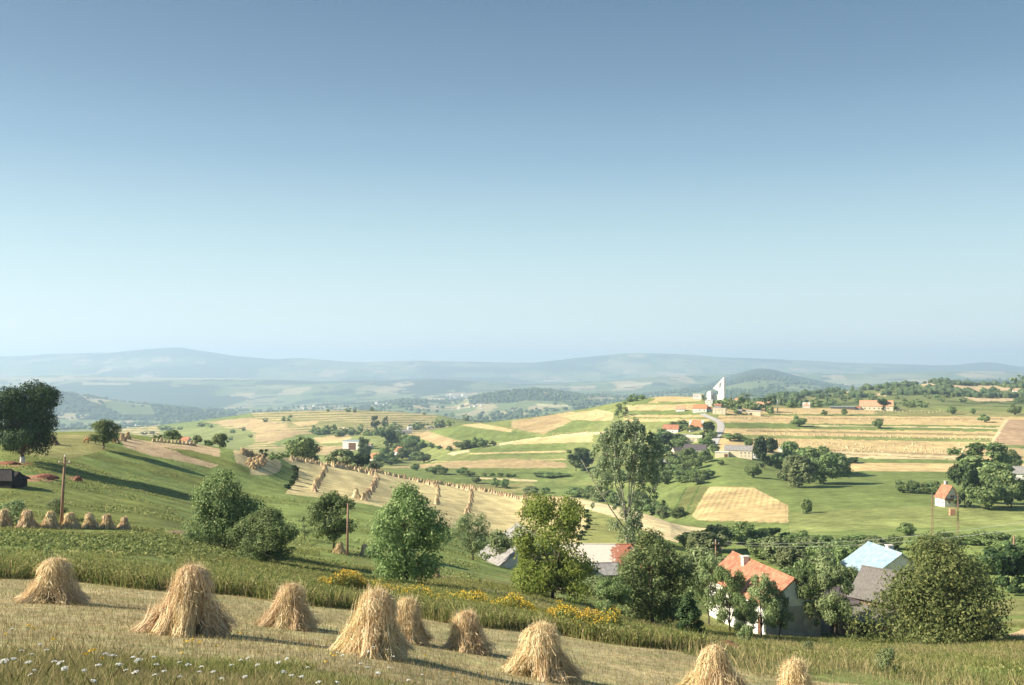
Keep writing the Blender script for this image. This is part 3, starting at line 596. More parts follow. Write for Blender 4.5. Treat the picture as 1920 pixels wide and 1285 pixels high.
# steep gabled house on the meadow
c = place(1776, 949, 335); s = c.y / F
gh = house('house', 'steep gabled white house with a red roof edge, alone on the meadow at the right', 'house', c, math.radians(-84), 6, 5.2, 3.0, 3.8, 'redtile', 'plaster', [(-1.5, 0.4, 1.3, 0.9)], [('r', 0, 3.2, 1.5, 0.9), ('r', -1.0, 1.2, 0.9, 1.0), ('r', 1.2, 1.2, 0.9, 1.0), ('f', 2, 1.1, 1, 1), ('f', -1, 1.1, 1, 1)])
m = MB(); m.box((3.03, -2.5, 2.3), (3.7, 2.5, 2.42)); m.box((3.6, -2.5, 2.42), (3.7, 2.5, 3.0)); m.build('balcony', M['door'], gh)
c = place(1912, 898, 385); house('house', 'house with a lilac grey roof at the right edge behind the grove', 'house', c, math.radians(-20), 11, 7, 2.6, 2.8, 'greyroof', 'plaster', wins=[('f', -3, 1, 1, 1), ('f', 1, 1, 1, 1)])
c = place(1822, 888, 420); house('shed', 'small pink roofed shed hidden between crowns of the right grove', 'shed', c, 0.1, 7, 5, 2.2, 1.5, 'salmontile', 'plaster')
def hs(name, label, cat, u, v, d, wpx, L, W, hw, hr, rz, **k):
    """a distant house: base at (u, v), scaled so that it spans wpx pixels"""
    if abs(rz) < 0.16 and v < 870: rz = -0.32
    p = place(u, v, d); s = wpx * p.y / F
    span = abs(L * math.cos(rz)) + abs(W * math.sin(rz)); q = s / span
    wins = [(a, b*q, c_*q, d_*q, e*q) for (a, b, c_, d_, e) in k.pop('wins', ())]; ch = [(a*q, b*q, c_*q, d_*q) for (a, b, c_, d_) in k.pop('chim', ())]; dr = [(a, b*q, c_*q, d_*q) for (a, b, c_, d_) in k.pop('doors', ())]
    return house(name, label, cat, p, rz, L*q, W*q, hw*q, hr*q, wins=wins, chim=ch, doors=dr, over=0.3*q, th=0.15*q, sink=3, **k)
W4 = lambda n, x0, x1, z=1.0, w=1.0, h=1.2, f='f': [(f, x0 + (x1 - x0) * i / max(1, n - 1), z, w, h) for i in range(n)]
# farm at the village foot
hs('farmhouse', 'long cream farmhouse with a grey roof at the top of the green slope', 'farmhouse', 1385, 857, 520, 54, 18, 7, 4.6, 2.9, 0.05, roof='greyroof', wall='cream', wins=W4(3, 2, 7, 2.6) + W4(3, 2, 7, 0.7, 0.8, 0.8))
hs('outbuilding', 'pink white outbuilding joined to the left of the cream farmhouse', 'outbuilding', 1354, 857, 515, 28, 10, 6, 3.6, 0.4, 0.05, roof='frame', wall='cream', flat=True, doors=[('f', 3.2, 2.6, 2.5)])
hs('outbuilding', 'low white outbuilding at the right end of the cream farmhouse', 'outbuilding', 1411, 858, 505, 25, 10, 5, 2.2, 0.6, -0.12, roof='frame', wall='plaster')
hs('house', 'small white house with a red roof among the trees left of the meadow grove', 'house', 1464, 868, 470, 16, 7, 6, 4.5, 2, 0.1, roof='frame', wall='plaster', wins=W4(2, -1.5, 1.5, 1.6))
hs('shed', 'tiny white shed above the small white house among trees', 'shed', 1463, 846, 520, 10, 4, 4, 3, 0.5, 0.1, roof='frame', wall='plaster', flat=True)
# village below the church
hs('house', 'bright orange roofed house beside the curving lane', 'house', 1306, 806, 700, 31, 12, 9, 2.6, 5.4, 0.03, roof='orangetile', wall='plaster', hip=2.0, wins=W4(3, -3, 3, 0.8))
hs('house', 'house with a dull red roof and white gable left of the bright orange roof', 'house', 1259, 812, 690, 34, 13, 7, 3.2, 3.4, -0.45, roof='redtile', wall='plaster', wins=W4(2, -2, 2))
hs('barn', 'long grey roofed barn below the bright orange roof', 'barn', 1289, 826, 650, 54, 24, 7, 2.0, 3.2, -0.02, roof='greyroof', wall='cream')
hs('house', 'low cream walled house in front of the long grey roofed barn', 'house', 1302, 828, 640, 30, 12, 5, 3.2, 1.6, -0.04, roof='cream', wall='cream', wins=W4(3, -4, 3))
hs('barn', 'barn with a long purple brown roof in the middle of the village', 'barn', 1304, 848, 590, 44, 17, 8, 2.4, 3.8, -0.05, roof='darkroof', wall='greyplaster')
hs('house', 'white gabled house in front of the purple brown roof', 'house', 1293, 858, 570, 20, 9, 5.5, 3.4, 2.8, -1.0, roof='darkroof', wall='plaster', wins=[('r', 0, 1.4, 1, 1.1)])
hs('house', 'small dark roofed house left of the white gabled house', 'house', 1272, 850, 585, 24, 9, 6, 2.2, 2.4, 0.2, roof='darkroof', wall='cream')
hs('house', 'low white house at the left of the village trees, right of the airy poplar', 'house', 1244, 886, 540, 26, 9, 6, 3.6, 0.8, 0.1, roof='frame', wall='cream', wins=W4(2, -2, 2))
hs('barn', 'barn with a lilac roof above the low white house', 'barn', 1250, 876, 560, 26, 10, 8, 1.4, 5.0, -1.1, roof='greyroof', wall='plaster')
hs('shed', 'shed with a pale roof under the dark roofed houses', 'shed', 1318, 858, 560, 12, 5, 4, 2, 1, 0.2, roof='frame', wall='board')
hs('house', 'white house glimpsed through the limbs of the airy poplar', 'house', 1136, 878, 560, 18, 8, 6, 2.8, 2.4, 0.3, roof='greyroof', wall='plaster')
hs('house', 'pink walled house glimpsed through the right limbs of the airy poplar', 'house', 1205, 894, 540, 24, 9, 6, 3.2, 2.8, -0.5, roof='redtile', wall='salmontile', wins=W4(2, -2, 2))
hs('shed', 'small orange shed glimpsed left of the airy poplar', 'shed', 1106, 860, 600, 10, 5, 4, 2.2, 1.4, 0.2, roof='orangetile', wall='plaster')
# on the ridge
hs('shed', 'small pink roofed shed at the left end of the ridge village', 'shed', 1276, 771, 850, 19, 8, 6, 2, 2.6, -0.25, roof='salmontile', wall='plaster')
hs('house', 'orange roofed house with a bright white gable left of the cream school', 'house', 1313, 772, 850, 30, 12, 9, 3, 3.2, -0.30, roof='orangetile', wall='plaster', wins=W4(2, 0, 4))
hs('house', 'little orange roofed house touching the cream school', 'house', 1330, 771, 860, 14, 6, 6, 2.4, 2, -0.5, roof='orangetile', wall='plaster')
hs('school', 'flat roofed cream block with a row of dark windows below the church', 'block', 1349, 776, 850, 27, 13, 8, 5.4, 0.4, 0.03, roof='cream', wall='cream', flat=True, wins=W4(3, -3.6, 3.2, 3.2, 1.4, 1.0) + W4(2, -3.6, 3.4, 0.7, 1, 0.9))
hs('house', 'white cube shaped house above the orange roofs', 'house', 1330, 761, 900, 17, 8, 7, 6.2, 0.4, 0.05, roof='frame', wall='plaster', flat=True, wins=W4(2, -2, 2, 3.4))
hs('house', 'grey walled house right of the white cube shaped house', 'house', 1346, 766, 890, 16, 8, 7, 3.4, 1.8, 0.05, roof='redtile', wall='greyplaster', wins=W4(2, -2, 2, 1))
hs('outbuilding', 'long low white building alone on the terrace edge right of the cream school', 'outbuilding', 1413, 778, 840, 28, 13, 5, 3.6, 0.3, -0.02, roof='frame', wall='cream', flat=True, doors=[('f', -2.4, 2.4, 2.0)])
hs('shed', 'grey shed between the cream school and the long low white building', 'shed', 1386, 775, 850, 12, 6, 5, 2.6, 1.6, 0.1, roof='greyroof', wall='greyplaster')
hs('house', 'peach gabled house standing in the trees right of the church', 'house', 1382, 754, 930, 9, 5, 5, 3.2, 2, -0.8, roof='orangetile', wall='cream')
hs('barn', 'barn with a long brown orange roof on the ridge between tree tops', 'barn', 1432, 762, 930, 28, 15, 7, 2.4, 2.2, -0.05, roof='salmontile', wall='plaster')
hs('house', 'small hipped brick coloured house alone between trees on the ridge', 'house', 1512, 765, 900, 17, 8, 8, 2.4, 3.6, 0.1, roof='salmontile', wall='brick', hip=3.4)
hs('shed', 'long shed with a thin pale blue flat roof on the ridge', 'shed', 1580, 767, 880, 46, 22, 7, 2.0, 0.3, -0.02, roof='blueroof', wall='darkroof', flat=True)
hs('shed', 'low red roofed shed touching the left of the long farm', 'shed', 1607, 768, 880, 14, 6, 5, 1.2, 1.6, 0, roof='redtile', wall='brick')
hs('farmhouse', 'long farm with a salmon tile roof and cream wall on the ridge, biggest roof there', 'farm', 1643, 769, 870, 62, 26, 9, 3.4, 4.4, -0.10, roof='salmontile', wall='cream', wins=W4(6, -9, 9, 0.9, 1.2, 1.4))
hs('shed', 'tiny white shed right of the long farm', 'shed', 1684, 768, 870, 6, 3, 3, 1.6, 0.3, 0, roof='frame', wall='plaster', flat=True)
for u, v, lab in [(1838, 737, 'white far house left on the right hillside'), (1903, 735, 'white far house at the right edge of the hillside')]: hs('house', lab, 'house', u, v, 1600, 9, 10, 6, 3, 2, 0.1, roof='salmontile', wall='plaster')
# middle hamlet
hs('block', 'flat white block with a dark middle bay, biggest building of the lower hamlet', 'block', 667, 843, 720, 48, 17, 9, 6.6, 0.5, -0.06, roof='blueroof', wall='plaster', flat=True, doors=[('f', -0.6, 6.0, 5.2)])
hs('outbuilding', 'white wing standing right of the slim poplars', 'outbuilding', 693, 842, 730, 12, 5, 6, 5.0, 0.5, -0.2, roof='salmontile', wall='plaster', flat=True, wins=[('f', 0, 1.5, 1, 1.4)])
hs('house', 'orange roofed white house below the flat white block', 'house', 706, 864, 640, 26, 9, 8, 2.4, 3.8, -0.5, roof='orangetile', wall='plaster', wins=W4(2, -2, 2))
hs('house', 'white gabled house with a dark red roof in the lower hamlet', 'house', 750, 856, 680, 24, 9, 6.5, 4.0, 3.4, -1.05, roof='redtile', wall='plaster', wins=[('r', 0, 1.6, 1, 1.1), ('r', 0, 4.2, 0.8, 0.8)])
hs('shed', 'pale shed at the right end of the lower hamlet', 'shed', 772, 862, 660, 12, 6, 4, 2, 1.4, 0.4, roof='frame', wall='brick')
hs('shed', 'small peach roofed shed right of the white gabled house', 'shed', 788, 852, 700, 9, 5, 4, 1.6, 1.2, 0.1, roof='salmontile', wall='plaster')
hs('barn', 'long white walled barn on the rise of the upper hamlet', 'barn', 757, 814, 950, 32, 18, 6, 3.0, 1.4, 0.16, roof='greyroof', wall='plaster', doors=[('f', 0, 2.6, 2)])
hs('house', 'white house behind the long white walled barn', 'house', 768, 806, 1000, 9, 6, 5, 3.6, 2.0, 0.4, roof='frame', wall='plaster')
hs('barn', 'barn with a pale red roof in the trees of the upper hamlet', 'barn', 738, 806, 1010, 14, 9, 6, 2.2, 1.6, 0, roof='salmontile', wall='plaster')
hs('shed', 'grey roofed shed at the right of the upper hamlet', 'shed', 807, 803, 1000, 13, 9, 5, 1.6, 1.0, 0, roof='greyroof', wall='brick')
hs('barn', 'grey gabled barn left in the upper hamlet', 'barn', 626, 812, 1000, 15, 9, 6, 2, 2.2, 0.2, roof='greyroof', wall='brick')
hs('barn', 'cream roofed barn left of the middle of the upper hamlet', 'barn', 648, 808, 1030, 16, 9, 6, 1.8, 1.8, 0, roof='cream', wall='plaster')
hs('house', 'house with a pinkish roof at the left end of the upper hamlet', 'house', 604, 813, 980, 10, 7, 6, 2.2, 1.8, 0.3, roof='salmontile', wall='plaster')
hs('house', 'small white house with a red roof between round trees behind the left hill', 'house', 349, 834, 300, 24, 9, 7, 2.6, 3.2, -0.55, roof='redtile', wall='plaster')
# ---- church: tall triangular tower, white wings
def church():
    p = place(1335, 752, 900); s = p.y / F; z0 = -(752 - HV) / F * p.y
    root = empty('church', (p.x, p.y, p.z), math.radians(-36), 'modern white church with a tall slanting triangular tower pierced by a dark slot', 'church')
    h0 = z0 - p.z
    def X(u): return (u - 1335) * s * 1.24
    def Z(v): return (752 - v) * s + h0
    def prism(mb, pts, y0, y1):
        n = len(pts); v = [(X(a), y0, Z(b)) for a, b in pts] + [(X(a), y1, Z(b)) for a, b in pts]
        return mb.add(v, [list(range(n)), list(range(n))[::-1] and [n + i for i in range(n)][::-1]] + [[i, n + i, n + (i+1) % n, (i+1) % n] for i in range(n)])
    mb = MB(); prism(mb, [(1354.0,708),(1355.6,708),(1355.6,756),(1346.5,756),(1346.5,733.5),(1337.5,728.5)], -1.2, 1.2); mb.build('tower', M['plaster'], root)
    mb = MB(); prism(mb, [(1348.0,727),(1348.2,720),(1351.6,716),(1350.2,720),(1349.4,727)], -1.26, -1.20); mb.build('slot_window', M['dark'], root)
    mb = MB(); prism(mb, [(1329.5,737),(1332.5,733.5),(1336.4,733.5),(1336.4,762),(1329.5,762)], -4, 3); mb.build('wing', M['plaster'], root)
    mb = MB(); prism(mb, [(1337.05,740),(1346.4,740),(1346.4,762),(1337.05,762)], 0, 6); mb.build('nave', M['plaster'], root)
    mb = MB(); prism(mb, [(1323,754),(1329.4,742),(1329.4,762),(1323,762)], -3, 3); mb.build('sloping_roof', M['blueroof'], root)
church()
hs('parsonage', 'white building with dark openings on the ridge left of the church', 'building', 1310, 748, 930, 23, 12, 8, 5.4, 0.5, -0.3, roof='plaster', wall='plaster', flat=True, wins=W4(3, -4.5, -0.5, 2.4, 1.2, 1.6))
# ---- villages in the valley haze
def speck_village(pts, lab, grp, d):
    rr = random.Random(17); cols = ['plaster', 'frame', 'plaster', 'cream']; rf = ['salmontile', 'greyroof', 'frame', 'redtile', 'plaster']
    for i, (u, v) in enumerate(pts):
        p = place(u, v, d); s = p.y / F; q = rr.uniform(0.8, 1.5); rz = rr.uniform(-0.8, 0.8)
        h = empty('far_house', p, rz, lab.replace('#', ORD[i]), 'house', grp)
        wallmesh(3.4*q*s, 2.4*q*s, 1.5*q*s, 0.9*q*s, 8).build('wall', M[rr.choice(cols)], h)
        r = MB(); a, b, z1, zr = 1.8*q*s, 1.3*q*s, 1.5*q*s, 2.42*q*s
        r.quadslab([(-a,-b,z1),(a,-b,z1),(a,0,zr),(-a,0,zr)], 0.5); r.quadslab([(a,b,z1),(-a,b,z1),(-a,0.01,zr),(a,0.01,zr)], 0.5); r.build('roof', M[rr.choice(rf)], h)
speck_village([(232,799),(238,797),(244,800),(250,796),(255,799),(262,801),(240,803),(252,804)], '# house from the left in the hazy village beyond the small hill tree', 'houses of the hazy left village', 3600)
rr_ = random.Random(8)
speck_village(sorted((560 + 75 * rr_.random(), 763 + 5 * rr_.random()) for _ in range(22)), '# pale house from the left in the hazy village in the valley', 'houses of the hazy valley village', 4600)
speck_village(sorted((700 + 28 * rr_.random(), 757 + 4 * rr_.random()) for _ in range(6)), '# speck house from the left near the little wooded knoll', 'houses by the wooded knoll', 4900)
speck_village(sorted((838 + 75 * rr_.random(), 741 + 9 * rr_.random()) for _ in range(20)), '# bright house from the left in the farther hazy town', 'houses of the farther hazy town', 6600)
speck_village(sorted((815 + 90 * rr_.random(), 761 + 9 * rr_.random()) for _ in range(10)), '# house from the left along the hazy valley floor', 'houses along the valley floor', 4400)

# ---- lane
def lane():
    # centre line from the ridge down past the terraces, as ground points
    pts = [(1316,776,860),(1322,779,830),(1334,784,800),(1343,788,770),(1350,793,740),(1352,799,700),(1351,805,670),(1348,812,640),(1344,819,610),(1341,828,580),(1336,838,555)]
    P = [place(a, b, c_) for a, b, c_ in pts]; V = []; Q = []
    for a, b in zip(P, P[1:]):
        for k in range(8): Q.append(a.lerp(b, k / 8))
    Q.append(P[-1])
    for i, q in enumerate(Q):
        t = Q[min(i + 2, len(Q) - 1)] - Q[max(i - 2, 0)]; t.z = 0; t.normalize(); n = Vector((-t.y, t.x, 0))
        for k in (-2.4, -0.8, 0.8, 2.4): w_ = q + n * k; V.append((w_.x, w_.y, gz(w_.x, w_.y) + 0.16))
    Fs = [[i*4+k, i*4+k+1, (i+1)*4+k+1, (i+1)*4+k] for i in range(len(Q) - 1) for k in range(3)]
    o = mesh_np('road', np.array(V), Fs, [M['road']], True); o['kind'] = 'structure'
lane()
# ---------------------------------------------------------------- leaves, crowns, trees
def unit(a): return a / np.maximum(np.linalg.norm(a, axis=1, keepdims=True), 1e-9)
def leafquads(P, Nn, size, r, asp=0.55):
    """one small pointed face per leaf or spray of leaves, at P facing Nn"""
    n = len(P); a = unit(np.cross(Nn, unit(r.normal(size=(n, 3))))); b = np.cross(Nn, a)
    s = (size * r.uniform(0.45, 1.6, n))[:, None]
    v = np.stack([P - a * s * 0.5, P + b * s * asp * 0.5 + a * s * 0.05, P + a * s * 0.5, P - b * s * asp * 0.5 + a * s * 0.05], 1).reshape(-1, 3)
    return v, np.arange(n * 4).reshape(n, 4)
def crown_pts(r, H, Wd, z0, ncl, nleaf, shape='round', clump=0.2, gap=0.0):
    """leaf positions and normals in clumps spread through an uneven crown"""
    hc = H - z0; cs = []; rad = []
    ph = r.uniform(0, 6.28, 4)
    while len(cs) < ncl:
        t = r.uniform(0.02, 0.98); a = r.uniform(0, 6.283)
        if shape == 'round': pr = math.sin(math.pi * (0.08 + 0.84 * t) ** 0.85)
        elif shape == 'column': pr = min(1, 1.35 * math.sin(math.pi * (0.1 + 0.8 * t)) ** 0.6)
        elif shape == 'cone': pr = (1 - t) * 1.1 + 0.08
        elif shape == 'fan': pr = min(1, 0.35 + 0.9 * t) * math.sqrt(max(0.02, 1 - max(0, (t - 0.55) / 0.47) ** 2))
        elif shape == 'umbrella': pr = math.sqrt(max(0.02, 1 - (t - 0.35) ** 2 / 0.45)) if t > 0.1 else 0.8
        else: pr = (1 - t ** 2.2) ** 0.5
        pr *= 1 + 0.20 * math.sin(2 * a + ph[0] + 3 * t) + 0.17 * math.sin(3 * a + ph[1] - 6 * t)
        q = r.uniform(0.35, 1.0) ** 0.55
        c = np.array([math.cos(a) * pr * q * Wd / 2 * 0.86, math.sin(a) * pr * q * Wd / 2 * 0.86, z0 + hc * (0.05 + 0.88 * t)])
        cs.append(c); rad.append(Wd * clump * r.uniform(0.42, 1.3) * (0.65 + 0.35 * pr))
    cs = np.array(cs); rad = np.array(rad)
    wgt = rad ** 2; k = r.choice(ncl, nleaf, p=wgt / wgt.sum())
    d = unit(r.normal(size=(nleaf, 3))); q = r.uniform(0.25, 1, nleaf) ** 0.45
    lump = 1 + 0.25 * np.sin(d[:, 0] * 5 + k) * np.sin(d[:, 1] * 5 + 2 * k)
    P = cs[k] + d * (rad[k] * q * lump)[:, None] * np.array([1, 1, 0.8])
    ctr = np.array([0, 0, z0 + hc * 0.45]); out = unit(P - ctr)
    Nn = unit(d * 0.8 + out * 0.45 + r.normal(size=(nleaf, 3)) * 0.55 + np.array([0, 0, 0.25]))
    return P, Nn, cs, rad
def limb_mesh(mb, r, H, z0, cs, trunk_r, nl, split=0.3, n=6):
    top = Vector((r.uniform(-.04, .04) * H, r.uniform(-.04, .04) * H, z0 + (H - z0) * 0.45))
    mb.tube([(0, 0, -0.5), (0.02 * H * r.uniform(-1, 1), 0, z0 * 0.5), (top.x * 0.5, top.y * 0.5, z0), top], [trunk_r * 1.35, trunk_r, trunk_r * 0.8, trunk_r * 0.3], n)
    o = np.argsort(-cs[:, 2])[:: max(1, len(cs) // max(nl, 1))][:nl]
    for i in o:
        c = Vector(cs[i]); b = Vector((0, 0, z0 * (1 - split) + (c.z - z0) * r.uniform(0, 0.25)))
        if b.z < 0.1 * H: b.z = 0.1 * H
        mid = b.lerp(c, 0.5) + Vector((r.uniform(-1, 1), r.uniform(-1, 1), r.uniform(0, 1))) * 0.04 * H
        mb.tube([b, mid, c], [trunk_r * 0.5, trunk_r * 0.28, trunk_r * 0.08], max(4, n - 2))
def tree_proto(seed, H, Wd, z0, ncl, nleaf, leaf, shape='round', clump=0.2, mat='leaf', name='tree', nl=8, tr=None, bark='bark', lod=0, asp=0.6):
    r = np.random.RandomState(seed)
    P, Nn, cs, rad = crown_pts(r, H, Wd, z0, ncl, nleaf, shape, clump)
    v, f = leafquads(P, Nn, leaf, r, asp)
    root = empty(name, (0, 0, -500))
    cr = mesh_np('crown', v, f, [M[mat]], False, root); kids(root, cr)
    mb = MB(); limb_mesh(mb, r, H, max(z0, 0.12 * H), cs, tr or H * 0.018, nl, n=5 if lod else 7)
    t = mb.build('trunk' if z0 > 0.08 * H else 'stems', M[bark], root, True); kids(root, t)
    root['H'] = H; root['W'] = Wd
    return root
PROTO = {}
def proto(key, *a, **k): PROTO[key] = (a, k, [])
def get_proto(key, label, cat, group, loc, rz, sc):
    a, k, got = PROTO[key]
    if not got:
        o = tree_proto(*a, **k); got.append(o); h, w_ = o['H'], o['W']; del o['H']; del o['W']; got += [h, w_]
        o.location = loc; o.rotation_euler = (0, 0, rz); first = True
    else: first = False
    h, w_ = got[1], got[2]; s = (sc[0] / w_, sc[0] / w_ * (sc[2] if len(sc) > 2 else 1), sc[1] / h)
    if first:
        o.scale = s; tag(o, label, cat, group); return o
    o = copy_tree(got[0], loc, rz, s, label, group); o['category'] = cat
    return o
# nearest trees: fine leaves
proto('wide', 11, 9, 7.5, 0.35, 72, 26250, 0.213, 'round', 0.17, 'leaf', 'tree', 10)
proto('tall', 12, 10, 6.5, 0.6, 70, 23250, 0.213, 'column', 0.17, 'leaf_warm', 'tree', 12)
proto('bright', 13, 10, 8.4, 0.3, 84, 26250, 0.230, 'column', 0.165, 'leaf_yellow', 'tree', 12)
proto('dense', 14, 7, 7, 0.1, 70, 25500, 0.205, 'dome', 0.2, 'leaf', 'bush', 8)
proto('big', 15, 9, 11, 0.1, 90, 48000, 0.225, 'dome', 0.19, 'leaf_big', 'bush', 12)
proto('orchard', 16, 6, 4.5, 1.2, 34, 9750, 0.180, 'umbrella', 0.17, 'leaf_olive', 'fruit_tree', 9)
proto('orchard_green', 17, 6.5, 4.2, 1.0, 36, 11250, 0.180, 'column', 0.18, 'leaf', 'fruit_tree', 9)
proto('thin', 18, 6, 5, 0.9, 34, 6300, 0.172, 'round', 0.16, 'leaf_olive', 'tree', 16)
proto('walnut', 19, 13, 11, 1.9, 85, 51000, 0.295, 'column', 0.17, 'leaf_dark', 'walnut_tree', 14, 0.33)
proto('evergreen', 20, 5, 2.4, 0.2, 30, 6500, 0.2, 'cone', 0.26, 'leaf_dark', 'evergreen_tree', 4)
proto('oval', 21, 7, 5, 1.4, 40, 14250, 0.197, 'round', 0.2, 'leaf', 'tree', 10)
proto('sapling', 22, 3.5, 1.8, 0.6, 16, 900, 0.17, 'round', 0.2, 'leaf_olive', 'sapling', 6)
proto('lowbush', 23, 2.2, 3.2, 0.05, 22, 3600, 0.17, 'dome', 0.22, 'leaf_olive', 'bush', 6)
# middle distance
proto('mround', 31, 9, 8, 0.9, 34, 4940, 0.67, 'round', 0.21, 'leaf', 'tree', 5, lod=1)
proto('mdome', 32, 7, 8, 0.1, 30, 4560, 0.63, 'dome', 0.21, 'leaf', 'bush', 3, lod=1)
proto('molive', 33, 8, 7.5, 0.7, 30, 4180, 0.63, 'round', 0.2, 'leaf_olive', 'tree', 5, lod=1)
proto('mdark', 34, 9, 6.5, 0.3, 28, 4560, 0.65, 'column', 0.22, 'leaf_dark', 'tree', 4, lod=1)
proto('mcol', 35, 16, 4.5, 0.4, 34, 4940, 0.67, 'column', 0.3, 'leaf', 'poplar_tree', 3, lod=1)
proto('mtall', 36, 12, 7, 0.8, 34, 4940, 0.67, 'column', 0.2, 'leaf', 'tree', 5, lod=1)
# far
proto('fround', 41, 9, 9, 0.4, 14, 420, 1.5, 'round', 0.24, 'leaf', 'tree', 2, lod=1)
proto('fdome', 42, 7, 10, 0.0, 14, 400, 1.5, 'dome', 0.24, 'leaf', 'bush', 2, lod=1)
proto('fdark', 43, 10, 7, 0.2, 12, 380, 1.5, 'column', 0.26, 'leaf_dark', 'tree', 2, lod=1)
proto('fcol', 44, 16, 5, 0.2, 12, 380, 1.4, 'column', 0.34, 'leaf', 'poplar_tree', 1, lod=1)
tr_rng = random.Random(3)
def tree(key, u, v, hpx, wpx, label, cat='tree', group=None, d=None, sink=0.1, deep=None):
    p = place(u, v, d); s = p.y / F
    sc = (wpx * s, hpx * s + sink, deep or 1.0)
    p.z -= sink
    return get_proto(key, label, cat, group, p, tr_rng.uniform(0, 6.28), sc)

